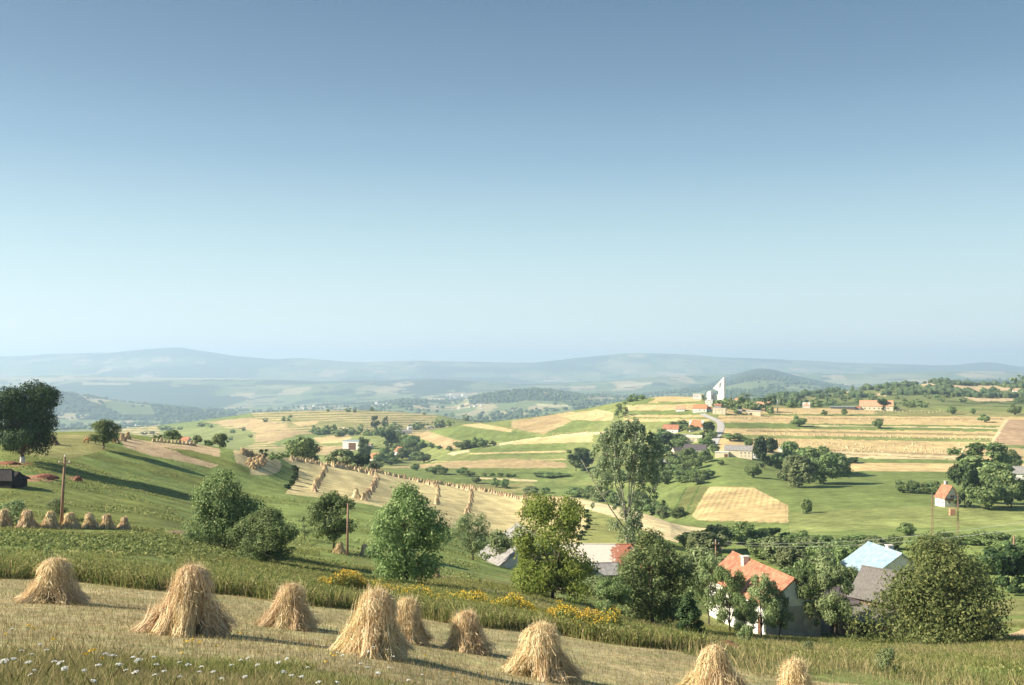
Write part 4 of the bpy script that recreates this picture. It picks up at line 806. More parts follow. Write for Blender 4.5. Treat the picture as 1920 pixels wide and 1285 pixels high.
# ---- trees and bushes one can point at
T = [
 ('walnut', 42, 868, 152, 112, 'big dark walnut tree at the left edge, its trunk foot painted white', 'tree', 165),
 ('oval', 194, 842, 58, 52, 'small round tree with a short leaning trunk between the cow and the little stooks', 'tree', 205),
 ('dense', 422, 1028, 152, 122, 'tall dark green bush, left one of the touching pair beside the meadow', 'bush', 100),
 ('wide', 500, 1056, 108, 118, 'lower lighter green bush touching the right side of the tall dark bush', 'bush', 92),
 ('sapling', 571, 1012, 48, 26, 'thin young tree between the paired bushes and the round tree by the bare pole', 'sapling', 110),
 ('oval', 627, 1034, 116, 84, 'round green tree standing directly left of the bare brown pole', 'tree', 115),
 ('wide', 762, 1096, 192, 150, 'large full green tree behind the yellow flowering weeds, shading the resting stooks', 'tree', 84),
 ('thin', 886, 1050, 96, 82, 'half bare brownish tree left of the long grey barn roof', 'tree', 110),
 ('lowbush', 946, 1060, 62, 104, 'low olive bush under the eave of the long grey barn roof', 'bush', 118),
 ('bright', 1036, 1122, 200, 152, 'bright yellow green tree in front of the barn with the patched roof', 'tree', 86),
 ('wide', 1222, 1172, 180, 152, 'large green tree with hanging branches right of the patched barn roof', 'tree', 84),
 ('orchard_green', 1150, 1160, 80, 70, 'small thin stemmed tree leaning against the left of the hanging green tree', 'tree', 86),
 ('evergreen', 1291, 1204, 98, 52, 'dark cone shaped evergreen at the foot of the hanging green tree', 'evergreen', 78),
 ('orchard', 1328, 1172, 138, 66, 'olive orchard tree just right of the dark cone evergreen', 'fruit tree', 100),
 ('orchard_green', 1368, 1188, 134, 58, 'green orchard tree covering the left corner of the red roofed house', 'fruit tree', 100),
 ('orchard', 1428, 1196, 124, 66, 'reddish olive orchard tree in front of the middle of the red roof', 'fruit tree', 98),
 ('orchard_green', 1396, 1196, 88, 48, 'short orchard tree before the lit white wall of the red roofed house', 'fruit tree', 97),
 ('orchard', 1462, 1198, 96, 46, 'orchard tree right of the reddish olive one, against the gable corner', 'fruit tree', 96),
 ('orchard_green', 1512, 1196, 136, 62, 'narrow orchard tree in front of the dark gable end', 'fruit tree', 98),
 ('orchard', 1566, 1198, 146, 78, 'orchard tree with a pale trunk between the dark gable and the board shed', 'fruit tree', 100),
 ('big', 1762, 1208, 200, 228, 'huge spreading bush beside the board shed, widest plant on the right', 'bush', 88),
 ('mdark', 1895, 1112, 90, 72, 'dark tree at the right edge behind the huge spreading bush', 'tree', 118),
 ('orchard_green', 1588, 1160, 108, 58, 'orchard tree hiding the gable under the pale blue roof', 'fruit tree', 118),
 ('dense', 1000, 1082, 60, 70, 'bush between the grey barn roof and the bright yellow green tree', 'bush', 112),
 ('lowbush', 1640, 1078, 58, 104, 'bush growing against the pale blue roof', 'bush', 140),
 ('thin', 106, 972, 42, 44, 'thin bush at the foot of the crossarm pole', 'bush', 105),
 ('lowbush', 20, 984, 44, 76, 'dark bush behind the leftmost stooks of the pasture row', 'bush', 103),
 ('lowbush', 1400, 1206, 34, 36, 'small round shrub in the grass before the white house wall', 'bush', 88),
 ('lowbush', 1662, 1262, 46, 46, 'scrubby grey green shrub on the weedy slope below the huge bush', 'bush', 60),
 ('lowbush', 1516, 1228, 24, 26, 'small shrub on the weedy slope below the dark gable', 'bush', 72),
 ('lowbush', 1134, 1198, 40, 20, 'upright dark shrub left of the dark cone evergreen', 'bush', 68),
 ('sapling', 90, 1052, 30, 22, 'tiny sapling behind the leftmost big stook', 'sapling', 62),
 ('lowbush', 1012, 1095, 30, 60, 'pale dry shrub under the bright yellow green tree', 'bush', 95),
 ('lowbush', 1115, 1120, 40, 62, 'brown dried shrub below the small grey shed roof', 'bush', 100),
 ('mdark', 585, 868, 44, 46, 'dark round tree right of the grey green thicket above the stook field', 'tree', 500),
 ('mdome', 568, 868, 48, 62, 'broad olive tree above the top of the stook field', 'tree', 440),
 ('molive', 638, 880, 38, 56, 'pale olive bush between the dark tree and the column poplars', 'bush', 480),
 ('mdark', 672, 884, 34, 36, 'dark bush in front of the column poplars', 'bush', 480),
 ('mcol', 681, 872, 56, 15, 'tall slim poplar in front of the flat white block', 'tree', 560),
 ('mcol', 690, 868, 48, 11, 'second slim poplar touching the right of the tall slim poplar', 'tree', 560),
 ('molive', 698, 892, 26, 30, 'bush between the poplars and the stook rows', 'bush', 480),
 ('mdome', 1512, 962, 24, 17, 'lone small tree standing in the meadow right of the ploughed patch', 'tree', None),
 ('mround', 1498, 800, 22, 24, 'lone tree on the terraces, left of two along the second green strip', 'tree', None),
 ('mround', 1646, 803, 20, 20, 'lone tree on the terraces with a low shadow, middle of the right fields', 'tree', None),
 ('mround', 1846, 792, 17, 18, 'lone tree near the corner of the brown field', 'tree', None),
 ('mround', 1785, 777, 16, 17, 'lone tree on the grass right above the terraces', 'tree', None),
 ('mround', 1824, 777, 12, 11, 'smallest lone tree on the grass above the terraces', 'tree', None),
 ('mround', 1903, 779, 24, 20, 'tree at the right edge above the brown field', 'tree', None),
 ('mround', 1546, 779, 12, 10, 'little tree below the hipped brick house', 'tree', None),
 ('mround', 1583, 779, 15, 11, 'little tree in front of the flat roofed shed', 'tree', None),
 ('mdark', 1600, 868, 10, 18, 'low dark bush at the left end of the lowest green strip', 'bush', None),
 ('fcol', 1159, 783, 30, 11, 'taller of two slim trees above the airy tall poplar', 'tree', None),
 ('fcol', 1172, 783, 22, 9, 'shorter of two slim trees above the airy tall poplar', 'tree', None),
 ('mround', 323, 832, 28, 34, 'round tree left of the small red roof behind the hill', 'tree', 330),
 ('molive', 412, 840, 28, 32, 'round olive tree right of the small red roof behind the hill', 'tree', 330),
 ('molive', 370, 834, 18, 20, 'pale bush touching the small red roof behind the hill', 'bush', 330),
 ('mround', 392, 838, 14, 18, 'low bush between the two round trees behind the hill', 'bush', 330),
 ('mtall', 1838, 918, 90, 84, 'huge round crown standing tallest of the right hand grove', 'tree', 360),
 ('mdark', 1809, 952, 84, 40, 'dark tree directly right of the steep gabled house', 'tree', 330),
 ('mtall', 1866, 944, 80, 64, 'tree in the middle of the right hand grove', 'tree', 340),
 ('mround', 1896, 952, 76, 62, 'tree at the right end of the right hand grove', 'tree', 330),
 ('mround', 1848, 955, 60, 58, 'lower front tree of the right hand grove', 'tree', 320),
 ('mround', 1895, 885, 46, 40, 'tree behind the grey roof at the right edge', 'tree', 400),
 ('mround', 1492, 886, 56, 54, 'tall green tree above the small white house among trees', 'tree', 450),
 ('molive', 1498, 914, 56, 54, 'front tree of the meadow grove, nearest the camera', 'tree', 410),
 ('mround', 1544, 908, 58, 60, 'broad tree right in the meadow grove, throwing a long shadow', 'tree', 415),
 ('mround', 1540, 890, 52, 50, 'back tree of the meadow grove, reddish on top', 'tree', 440),
 ('molive', 1572, 894, 40, 40, 'rightmost low tree of the meadow grove', 'tree', 430),
 ('mround', 1468, 884, 26, 26, 'bush in front of the small white house among trees', 'bush', 440),
 ('molive', 1474, 902, 22, 30, 'low pale bush left of the meadow grove', 'bush', 420),
 ('mdark', 1434, 880, 56, 28, 'dark tree right of the white farm outbuilding', 'tree', 450),
 ('mround', 1412, 896, 26, 22, 'small tree alone on the green slope below the farm', 'tree', 430),
 ('mround', 1404, 840, 20, 16, 'tree behind the grey farm roof', 'tree', 540),
 ('mround', 1428, 845, 24, 24, 'tree right of the grey farm roof', 'tree', 520),
 ('mtall', 1080, 884, 46, 34, 'dense dark tree left of the airy tall poplar', 'tree', 520),
 ('mdark', 1098, 886, 44, 24, 'second dark tree touching the dense dark tree', 'tree', 515),
]
for key, u, v, hpx, wpx, lab, cat, d in T:
    if key[0] == 'm' and 1400 < u < 1700 and v > 840: hpx *= 1.12; wpx *= 1.2
    tree(key, u, v, hpx, wpx, lab, cat, None, d)
# brown and pale individuals keep their own leaves
def cluster(items, key, label, cat, group, d=None, jit=0.12):
    items = sorted(items, key=lambda q: q[0])
    for i, it in enumerate(items):
        u, v, h, w_ = it[:4]; kk = it[4] if len(it) > 4 else key
        if kk[0] in 'mf': h *= 1.18; w_ *= 1.32
        tree(kk, u, v, h * tr_rng.uniform(1 - jit, 1 + jit), w_ * tr_rng.uniform(1 - jit, 1 + jit), ORD[i] + ' ' + label.replace(' ', ' from the left, ', 1) if 0 else ORD[i] + ' from left, ' + label, cat, group, d)
# hedge along the meadow left of the gabled house
cluster([(1688+9*i, 924+0.4*i, 22 - (6 if i % 3 == 1 else 0), 16) for i in range(9)], 'mround', 'low bushy tree in the row left of the steep gabled house', 'tree', 'row of low trees along the meadow', 360)
# bushes under the brow, right of the yellow strip
cluster([(1080,932,16,24),(1100,934,22,22),(1128,940,26,34),(1152,948,22,28),(1196,956,30,38,'molive'),(1222,965,26,34),(1244,972,20,24,'molive'),(1270,972,20,22)], 'mround', 'bush in the hollow behind the bright straw strip', 'bush', 'bushes behind the bright straw strip', 400)
cluster([(1335,990,26,34),(1362,1002,30,34,'molive'),(1385,1020,40,40),(1412,1030,34,40),(1440,1022,30,34,'mdark'),(1463,1035,36,40),(1492,1040,34,44),(1522,1052,40,46,'molive'),(1497,1020,22,34),(1552,1040,30,40),(1585,1030,24,36),(1612,1024,20,30),(1700,1004,20,24),(1730,1030,22,40),(1775,1020,20,36),(1830,1022,22,40),(1868,1030,30,40),(1905,1040,28,44),
         (1590,1090,60,50),(1345,1035,44,50,'molive'),(1560,1064,44,56),(1505,1066,46,50),(1455,1056,40,44,'molive'),(1528,1035,34,44),(1425,1048,34,40),(1640,1036,24,34,'molive'),(1672,1030,22,34),(1390,1004,26,30),(1545,1110,60,46,'molive'),(1500,1110,56,46),(1312,1090,60,50,'molive'),(1880,1062,30,40),(1855,1075,40,44),(1545,1075,44,48),(1482,1082,46,40,'molive'),(1320,1050,50,54,'molive'),(1300,1028,34,46)], 'mround', 'tree in the leafy belt behind the red and blue roofs', 'tree', 'trees behind the red and blue roofs', 175)
cluster([(778,882,12,14),(805,885,8,12),(817,889,18,22),(830,890,16,14),(866,890,14,16),(880,893,10,16),(908,893,6,8),(922,893,6,8),(938,893,6,9),(952,894,6,9),(962,894,5,9),(893,906,12,12),(930,914,18,12),(946,916,16,14),(996,928,14,24,'molive'),(1023,925,10,14),
         (1012,893,8,22),(1030,895,8,28),(1052,894,8,22)], 'mround', 'bush on the green slope behind the stook field', 'bush', 'bushes behind the stook field')
cluster([(795,868,18,16),(790,840,14,12),(745,852,16,14),(755,862,20,18),(770,858,26,26),(782,864,18,20),(722,856,18,18),(760,846,18,16),(735,872,16,20),(705,880,14,18),(730,866,20,18),(712,868,18,18),(728,838,26,20,'mdark'),(737,836,20,14),(745,832,18,14),(758,832,14,16),(770,842,22,22),(777,838,20,18),(809,840,10,8),(823,842,6,8),(843,845,8,8),(868,842,16,22),(880,840,14,20),(893,838,18,14),(905,838,14,14),(925,835,8,8)],
        'mround', 'garden tree among the houses of the lower hamlet', 'tree', 'trees of the lower hamlet', 650)
r_ = random.Random(5)
cluster([(500 + 8.2*i + r_.uniform(-3, 3), 812 + 2.5*math.sin(i) + r_.uniform(-2, 5), r_.uniform(10, 17), r_.uniform(11, 18)) for i in range(14) if i > 10] +
        [(598+7*i + r_.uniform(-2,2), 817 - i*0.25 + r_.uniform(-3,4), r_.uniform(10,17), r_.uniform(10,16)) for i in range(22)] + [(703,806,22,10,'fdark'),(722,804,20,9,'fdark'),(735,808,14,18),(745,810,12,16),(779,806,14,16),(790,803,12,16),(817,803,17,10),(828,802,14,14),(844,800,12,13),(874,790,12,11),(886,790,10,9),(846,782,8,8)],
        'fround', 'tree in the wooded belt around the upper hamlet', 'tree', 'trees of the upper hamlet')
cluster([(494,862,16,12,'fdark'),(508,862,14,16),(520,860,12,16),(534,858,10,14),(497,792,8,8),(540,790,10,8),(532,790,9,8),(506,770,6,8),(535,768,6,8),(545,783,5,6),(615,772,6,6),(652,773,8,8),(665,774,8,6),(697,771,7,7),(722,770,5,6),(783,775,7,9),(795,778,6,6),(380,800,7,14),(395,802,6,9),(307,806,8,18),(320,808,7,10),(337,806,6,8),(455,808,7,8),(436,812,6,8),(420,818,5,7),(432,826,7,8),(470,820,5,7),(296,822,8,14),(310,820,7,12),(270,815,6,10),(285,814,6,10)],
        'fround', 'scattered small tree on the hazy strip field hills', 'tree', 'scattered trees on the strip field hills')
cluster([(551,880,7,9),(554,886,8,10),(555,893,9,10),(553,901,9,11),(548,909,9,11),(541,917,8,11)], 'mdark', 'low bush added for the bank shadow left of the stook field', 'bush', 'bushes added for the shadow of the curved bank', 255)  # added dark bushes stand in for the shadow of the bank step
cluster([(1100,962,7,7),(1103,972,8,8),(1104,983,9,9),(1100,994,9,9),(1093,1004,9,10),(1086,1012,9,10)], 'mdark', 'low bush added for the bank shadow above the patched barn', 'bush', 'bushes added for the bank shadow above the barn', 210)  # second shaded bank step, likewise imitated by added dark bushes
cluster([(1340,760,9,10),(1349,758,9,11),(1356,756,8,10),(1324,764,6,8)], 'fround', 'tree at the foot of the church tower', 'tree', 'trees at the foot of the church', 890)
# village below the church
cluster([(1245,826,20,22),(1262,806,14,16),(1280,806,16,18),(1292,808,12,14),(1300,808,12,16),(1328,816,22,18,'mdark'),(1336,822,14,14),(1312,822,10,14),(1254,842,28,28,'mdark'),(1275,842,22,22),(1243,856,22,22),(1323,838,20,18),(1340,850,16,16),(1322,868,26,20),(1304,880,24,20),(1290,872,34,26),(1272,888,30,26),(1258,896,24,22),(1240,892,26,26),(1284,898,26,22),(1300,902,24,20),(1318,900,20,18),(1330,896,16,14),(1232,884,26,22),(1262,872,24,24),(1296,866,22,20),(1278,906,22,24),(1308,908,18,18),(1226,866,22,20),(1246,908,20,20),(1212,880,24,22),(1190,908,22,22),(1170,905,20,20),(1140,905,20,20),(1220,905,26,26),(1204,898,22,22),(1232,906,22,20),(1150,900,24,24),(1128,892,22,20),(1370,826,13,16),(1384,826,14,16),(1395,828,10,12),(1352,872,8,8),(1225,832,8,10)],
        'mround', 'tree among the houses of the village below the church', 'tree', 'trees of the village below the church')
cluster([(1342,762,12,12),(1352,764,14,14),(1362,762,16,18),(1375,768,20,18),(1385,770,16,14),(1394,756,16,20),(1403,766,16,14),(1412,768,14,12),(1425,768,12,12),(1437,772,22,14,'fdark'),(1444,776,16,14),(1450,760,16,10,'fdark'),(1378,775,12,9),(1318,752,12,5,'fcol'),(1420,752,8,16),(1440,752,8,16),(1457,758,10,16),(1466,760,12,18),(1478,764,14,18),(1488,764,12,14),(1498,762,10,12),(1530,764,14,20),(1540,764,12,14),(1552,760,10,16),(1562,758,10,14),(1574,762,8,12),(1655,770,18,9,'mdark'),(1675,768,14,14),(1697,762,10,16),(1708,764,9,18),(1720,762,12,18),(1731,764,10,14)],
        'fround', 'tree on the ridge around the church and the long farm', 'tree', 'trees along the church ridge')
# hillside beyond: the ones one can tell apart
g_ = []
for i in range(84):
    u = r_.uniform(1478, 1925); top = np.interp(u, [1478,1560,1650,1740,1850,1925],[745,735,727,720,725,724])
    v = top + (r_.random() ** 1.3) * (756 - top)
    if (1722 < u < 1870 and v < 732) or (1805 < u < 1905 and 741 < v < 753): continue
    g_.append((u, v, r_.uniform(5, 9), r_.uniform(6, 13)))
cluster(g_ + [(1742,718,6,5),(1758,719,4,9),(1775,719,4,6),(1896,764,9,18),(1908,760,22,14)], 'fround', 'small tree on the far wooded hillside at the right', 'tree', 'trees on the far right hillside', 1500)
cluster([(1085,748,8,9),(1097,747,8,10),(1108,746,8,10),(1120,745,9,11),(1132,745,9,11),(1144,745,8,10),(1155,748,7,10),(1180,754,10,14),(1192,752,12,16),(1203,749,10,14),(1172,758,8,10),(1098,766,5,10)], 'fround', 'tree in the dark belt beyond the central ridge', 'tree', 'belt of trees beyond the central ridge')

# ---- the airy tall poplar
def tall_poplar():
    r = np.random.RandomState(77); p = place(1176, 1022, 160); s = p.y / F
    root = empty('poplar_tree', p, 0.0, 'airy tall poplar with bare pale limbs showing under its high crown', 'tree')
    H = 240 * s
    mb = MB(); ends = []
    mb.tube([(0,0,-0.6),(0.05,0,2.0),(0.15,0,3.6)], [0.42,0.36,0.3], 8)
    for a, sp, hh in [(-2.9,0.24,0.93),(2.6,0.13,0.99),(0.2,0.25,0.92),(1.2,0.12,0.96),(-1.3,0.2,0.9),(-0.4,0.40,0.72),(3.0,0.36,0.66),(0.0,0.12,0.9),(-2.0,0.30,0.8)]:
        e = Vector((math.cos(a) * sp * H, math.sin(a) * sp * H * 0.7, hh * H)); b = Vector((0.1, 0, r.uniform(2.0, 5.0)))
        m1 = b.lerp(e, 0.35) + Vector((0, 0, -0.02 * H)); m2 = b.lerp(e, 0.7) + Vector((r.uniform(-.3,.3), r.uniform(-.3,.3), 0.0))
        mb.tube([b, m1, m2, e], [0.17, 0.12, 0.08, 0.03], 6); ends.append((b, m1, m2, e))
        for q in range(4):
            t0 = m1.lerp(e, r.uniform(0.1, 0.8)); dd = Vector((r.uniform(-1,1), r.uniform(-1,1), r.uniform(0.4,1.2))) * 0.11 * H
            mb.tube([t0, t0 + dd * 0.6, t0 + dd], [0.06, 0.04, 0.015], 5); ends.append((t0, t0, t0 + dd * 0.6, t0 + dd))
    t = mb.build('trunk', M['palebark'], root, True)
    Ps = []; Ns = []
    def clump(c, rad, n):
        d = unit(r.normal(size=(n, 3))); q = r.uniform(0.15, 1, n) ** 0.5
        Ps.append(np.array(c) + d * (rad * q)[:, None] * np.array([0.8, 0.8, 1.25])); Ns.append(unit(d * 0.7 + r.normal(size=(n, 3)) * 0.6 + np.array([-0.1, 0, 0.2])))
    for i in range(250):
        a = r.uniform(0, 6.28); t = r.uniform(0, 1) ** 0.75; rr = math.sqrt(r.uniform(0.05, 1))
        prof = math.sqrt(max(0.03, 1 - abs((t - 0.42) / 0.62) ** 2.4)) * 0.285 * H
        z = (0.54 + 0.45 * t) * H * (1 - 0.10 * rr * rr)
        clump((math.cos(a) * prof * rr, math.sin(a) * prof * rr * 0.8, z), H * r.uniform(0.022, 0.044), int(r.uniform(70, 120)))
    for i in range(60):      # straggling lower sprays on both sides
        a = r.choice([0.0, 3.14]) + r.uniform(-1.1, 1.1); rr = r.uniform(0.06, 0.31) * H
        clump((math.cos(a) * rr, math.sin(a) * rr, r.uniform(0.30, 0.58) * H), H * r.uniform(0.018, 0.038), 60)
    for i in range(34):      # suckers round the foot
        a = r.uniform(0, 6.28); clump((math.cos(a) * r.uniform(0, 0.13) * H, math.sin(a) * 0.1 * H, r.uniform(0.03, 0.30) * H), H * r.uniform(0.025, 0.05), 100)
    v, f = leafquads(np.concatenate(Ps), np.concatenate(Ns), 0.38, r, 0.7)
    mesh_np('crown', v, f, [M['leaf_silver']], False, root)
tall_poplar()
# ---------------------------------------------------------------- stooks of sheaves
def strands(r, base, tip, n, wb, wt, bend, width, mid=0.0, conc=1.45):
    """n straws from a disc round base to a disc round tip; returns ribbon vertices and faces"""
    base = np.array(base, float); tip = np.array(tip, float); ax = tip - base
    ct = r.uniform(0, 6.283, max(5, n // 28)); a = ct[r.randint(0, len(ct), n)] + r.normal(size=n) * 0.16; q = np.sqrt(r.uniform(0.3, 1.1, n))
    wph = r.uniform(0, 6.28, (n, 3)); wam = r.uniform(0.0, 0.075, (n, 1)) * min(1.0, width / 0.011)
    c, s_ = np.cos(a) * q, np.sin(a) * q
    f1 = unit(np.cross(ax, [0.1, 1, 0.2])[None])[0]; f2 = unit(np.cross(ax, f1)[None])[0]
    off = f1[None] * c[:, None] + f2[None] * s_[:, None]
    K_ = 5; tt = np.linspace(0, 1, K_); jl = r.uniform(-0.10, 0.10, n); out = []
    wig = r.normal(size=(n, 3)) * 0.035
    for k in range(K_):
        t = tt[k]
        w_ = wb * (1 - t) ** 1.6 + wt * t ** 2 + mid * 4 * t * (1 - t)
        tk = np.clip(t + jl * (1 if k in (0, K_ - 1) else 0.3), -0.12, 1.16)
        ez = 1 - (1 - np.clip(tk, 0, 1)) ** conc + np.minimum(tk, 0) * 1.5 + np.maximum(tk - 1, 0)
        p = base[None] + np.stack([ax[0] * ez, ax[1] * ez, ax[2] * tk], 1) + off * w_ + np.sin(wph + t * 7) * wam * (0.2 + t) + wig * (1 + 2 * t) + np.array(bend)[None] * (t ** 2.2)
        out.append(p)
    P = np.stack(out, 1); d = P[:, -1] - P[:, 0]
    side = unit(np.cross(d, off + r.normal(size=(n, 3)) * 0.5)); wd = (width * r.uniform(0.6, 1.4, n))[:, None]
    A = P + (side * wd)[:, None, :] * 0.5; B = P - (side * wd)[:, None, :] * 0.5
    A[:, -1] = A[:, -1] * 0.35 + B[:, -1] * 0.65
    v = np.stack([A, B], 2).reshape(n, K_ * 2, 3); ix = np.arange(n)[:, None] * K_ * 2
    f = np.concatenate([ix + np.array([2*k, 2*k+1, 2*k+3, 2*k+2]) for k in range(K_ - 1)], 1).reshape(-1, 4)
    return v.reshape(-1, 3), f
def merge(parts):
    V = []; Fs = []; n = 0
    for v, f in parts: V.append(v); Fs.append(f + n); n += len(v)
    return np.concatenate(V), np.concatenate(Fs)
def core(base, tip, rb, rt, n=8, conc=1.0):
    base = Vector(base); tip = Vector(tip); mb = MB(); pp = []
    for t in (0, 0.3, 0.6, 1):
        e = 1 - (1 - t) ** conc; pp.append((base.x + (tip.x - base.x) * e, base.y + (tip.y - base.y) * e, base.z + (tip.z - base.z) * t))
    mb.tube(pp, [rb, rb * 0.8, (rb + rt) * 0.45, rt], n)
    v = np.concatenate(mb.v); f = [list(q) for q in mb.f]; return v, np.array([q for q in f if len(q) == 4])
def stook(seed, nsh, H, R, nst, width, lean=(0, 0), flop=0.25, gap=None, cap=1.0):
    r = np.random.RandomState(seed); root = empty('stook', (0, 0, 0))
    for i in range(nsh):
        a = 2 * math.pi * (i + r.uniform(-0.22, 0.22)) / nsh
        if gap is not None and abs((a - gap + math.pi) % (2 * math.pi) - math.pi) < 0.33: continue
        rb = R * r.uniform(0.74, 1.24); tilt = r.uniform(0.03, 0.12)
        b = (math.cos(a) * rb, math.sin(a) * rb, -0.06); ta = a + r.uniform(-0.25, 0.25)
        t = (math.cos(ta) * tilt + lean[0], math.sin(ta) * tilt + lean[1], H * r.uniform(0.80, 0.95))
        v, f = merge([strands(r, b, t, nst, 0.20, 0.13, (math.cos(a) * 0.05, math.sin(a) * 0.05, 0), width), core(b, t, 0.10, 0.06, 8, 1.45)])
        # foot of each sheaf flares and frays
        v2, f2 = strands(r, (b[0] * 1.1, b[1] * 1.1, 0.0), (b[0] * 0.62 + t[0] * 0.38, b[1] * 0.62 + t[1] * 0.38, H * 0.45), nst // 4, 0.34, 0.14, (0, 0, 0), width)
        v, f = merge([(v, f), (v2, f2)])
        kids(root, mesh_np('sheaf', v, f, [M['straw']], False, root))
    # the ears on top, opened out and drooping over the shoulders
    parts = []; nc = int(nst * 2.6)
    a = r.uniform(0, 6.283, nc); K_ = 6; L = R * cap * r.uniform(0.15, 0.62, nc); drop = H * (0.4 + 0.6 * cap) * r.uniform(0.02, 0.48, nc) * (0.7 + 0.3 * np.sin(3 * a + seed))
    aj = np.cumsum(r.normal(size=(K_, nc)) * 0.10, axis=0)
    fa = r.uniform(0, 6.28); fl = flop * (1 + np.cos(a - fa)) * 0.5
    ks = np.linspace(0, 1, K_); top = np.array([lean[0], lean[1], H * 0.93])
    P = []
    r0 = r.uniform(0.0, 0.16, nc); dome = (0.16 - r0) * 0.9
    for k in ks:
        rr = r0 + L * (k ** 0.85) * 0.75; zz = H * 0.11 * np.sin(np.pi * min(1, k * 1.1)) * r.uniform(0.5, 1.2) - drop * k ** 1.7 + r.uniform(-0.02, 0.05, nc)
        aa = a + aj[int(round(k * (K_ - 1)))] * k
        P.append(np.stack([top[0] + np.cos(aa) * rr * (1 + fl), top[1] + np.sin(aa) * rr * (1 + fl), top[2] + zz - fl * 0.25 * k + dome * (1 - k)], 1) + r.normal(size=(nc, 3)) * 0.018)
    cw = r.uniform(0, 6.28, (nc, 1, 3)); P = np.stack(P, 1) + np.sin(cw + np.arange(K_)[None, :, None] * 1.4) * r.uniform(0, 0.05, (nc, 1, 1)); side = unit(np.stack([-np.sin(a), np.cos(a), r.normal(size=nc) * 0.4], 1)); wd = (width * r.uniform(0.7, 1.5, nc))[:, None]
    A = P + (side * wd)[:, None] * 0.5; B = P - (side * wd)[:, None] * 0.5
    v = np.stack([A, B], 2).reshape(nc * K_ * 2, 3); ix = np.arange(nc)[:, None] * K_ * 2
    f = np.concatenate([ix + np.array([2*k, 2*k+1, 2*k+3, 2*k+2]) for k in range(K_ - 1)], 1).reshape(-1, 4)
    parts.append((v, f)); parts.append(core((lean[0], lean[1], H * 0.45), (lean[0], lean[1], H * 0.93), R * 0.34, 0.10))
    # loose straws standing out
    v, f = strands(r, (0, 0, H * 0.35), (lean[0], lean[1], H * 1.04), nst // 2, R * 0.62, 0.20, (0.06, 0, 0.02), width * 0.8, 0.0, 1.0)
    parts.append((v, f))
    ns = int(nst * 2.2); ha = r.uniform(0, 6.283, ns); hh = H * r.uniform(0.05, 1.0, ns) ** 0.8; tt = hh / H
    rr = R * (1 - tt) ** 1.35 + 0.20 + r.uniform(-0.05, 0.07, ns); B0 = np.stack([np.cos(ha) * rr + lean[0] * tt, np.sin(ha) * rr + lean[1] * tt, hh], 1)
    dr = unit(np.stack([np.cos(ha) * 0.5, np.sin(ha) * 0.5, -0.7 * np.ones(ns)], 1) + r.normal(size=(ns, 3)) * 0.55) * (0.26 * r.uniform(0.5, 1.4, ns))[:, None]
    sd2 = unit(np.cross(dr, r.normal(size=(ns, 3)))) * width * 0.55; cv = r.normal(size=(ns, 3)) * 0.025
    v = np.stack([B0 - sd2, B0 + sd2, B0 + dr * 0.5 + cv + sd2, B0 + dr, B0 + dr * 0.5 + cv - sd2], 1).reshape(-1, 3); q5 = np.arange(ns * 5).reshape(ns, 5)
    v4 = np.stack([v[q5[:, 0]], v[q5[:, 1]], v[q5[:, 2]], v[q5[:, 4]], v[q5[:, 4]], v[q5[:, 2]], v[q5[:, 3]], v[q5[:, 3]] + 0.001], 1).reshape(-1, 3)
    parts.append((v4, np.arange(ns * 8).reshape(ns * 2, 4))); v, f = merge(parts)
    kids(root, mesh_np('cap_sheaf', v, f, [M['straw']], False, root))
    return root
NEAR = [
 # u, v base, H, R, seed, sheaves, lean, flop, gap, turn, label
 (100, 1131, 1.34, 0.84, 1, 11, (0.05, 0), 0.5, -1.2, 'broad low stook at the far left, round topped with a dark hollow'),
 (346, 1188, 1.60, 0.84, 2, 12, (0.16, 0.05), 0.5, -0.9, 'biggest pointed stook at the left, ragged ears sticking out to its right'),
 (536, 1177, 1.22, 0.68, 3, 9, (0.16, 0.05), 0.1, None, 'slim pointed stook with splayed feet, alone between the biggest one and the middle pair'),
 (691, 1229, 1.56, 0.76, 4, 10, (0.20, 0), 0.6, -1.9, 'tall bent topped stook in the middle, in front of a smaller one'),
 (757, 1203, 1.26, 0.50, 5, 9, (0.12, 0), 0.45, None, 'smaller stook half hidden behind the right of the tall middle one'),
 (876, 1222, 1.18, 0.62, 6, 9, (-0.05, 0), 0.2, None, 'neat rounded stook standing alone right of the middle pair'),
 (1010, 1270, 1.44, 0.88, 7, 11, (0.08, 0), 0.5, -2.0, 'wide bushy stook with stray ears on top, before the right clump of yellow flowers'),
 (1338, 1302, 1.38, 0.76, 8, 10, (0.02, 0), 0.3, None, 'stook cut off by the bottom edge with a long stray straw on top'),
 (1490, 1322, 1.26, 0.56, 9, 9, (0.0, 0), 0.3, None, 'rightmost near stook, only its small rounded top above the bottom edge'),
]
near_st = []
for i, (u, v, H, R, sd_, n, ln, fl, gp, lab) in enumerate(NEAR):
    cp = [1.0, 0.75, 0.55, 0.75, 0.85, 0.7, 0.95, 0.8, 0.8][i]; n = max(7, n - 2)
    p = place(u, v, lo=14, hi=44); s = stook(sd_, n, H * 0.96, R, 760, 0.011, ln, fl, gp, cp)
    s.location = p; tag(s, lab, 'stook', 'stooks on the near stubble'); near_st.append(s)
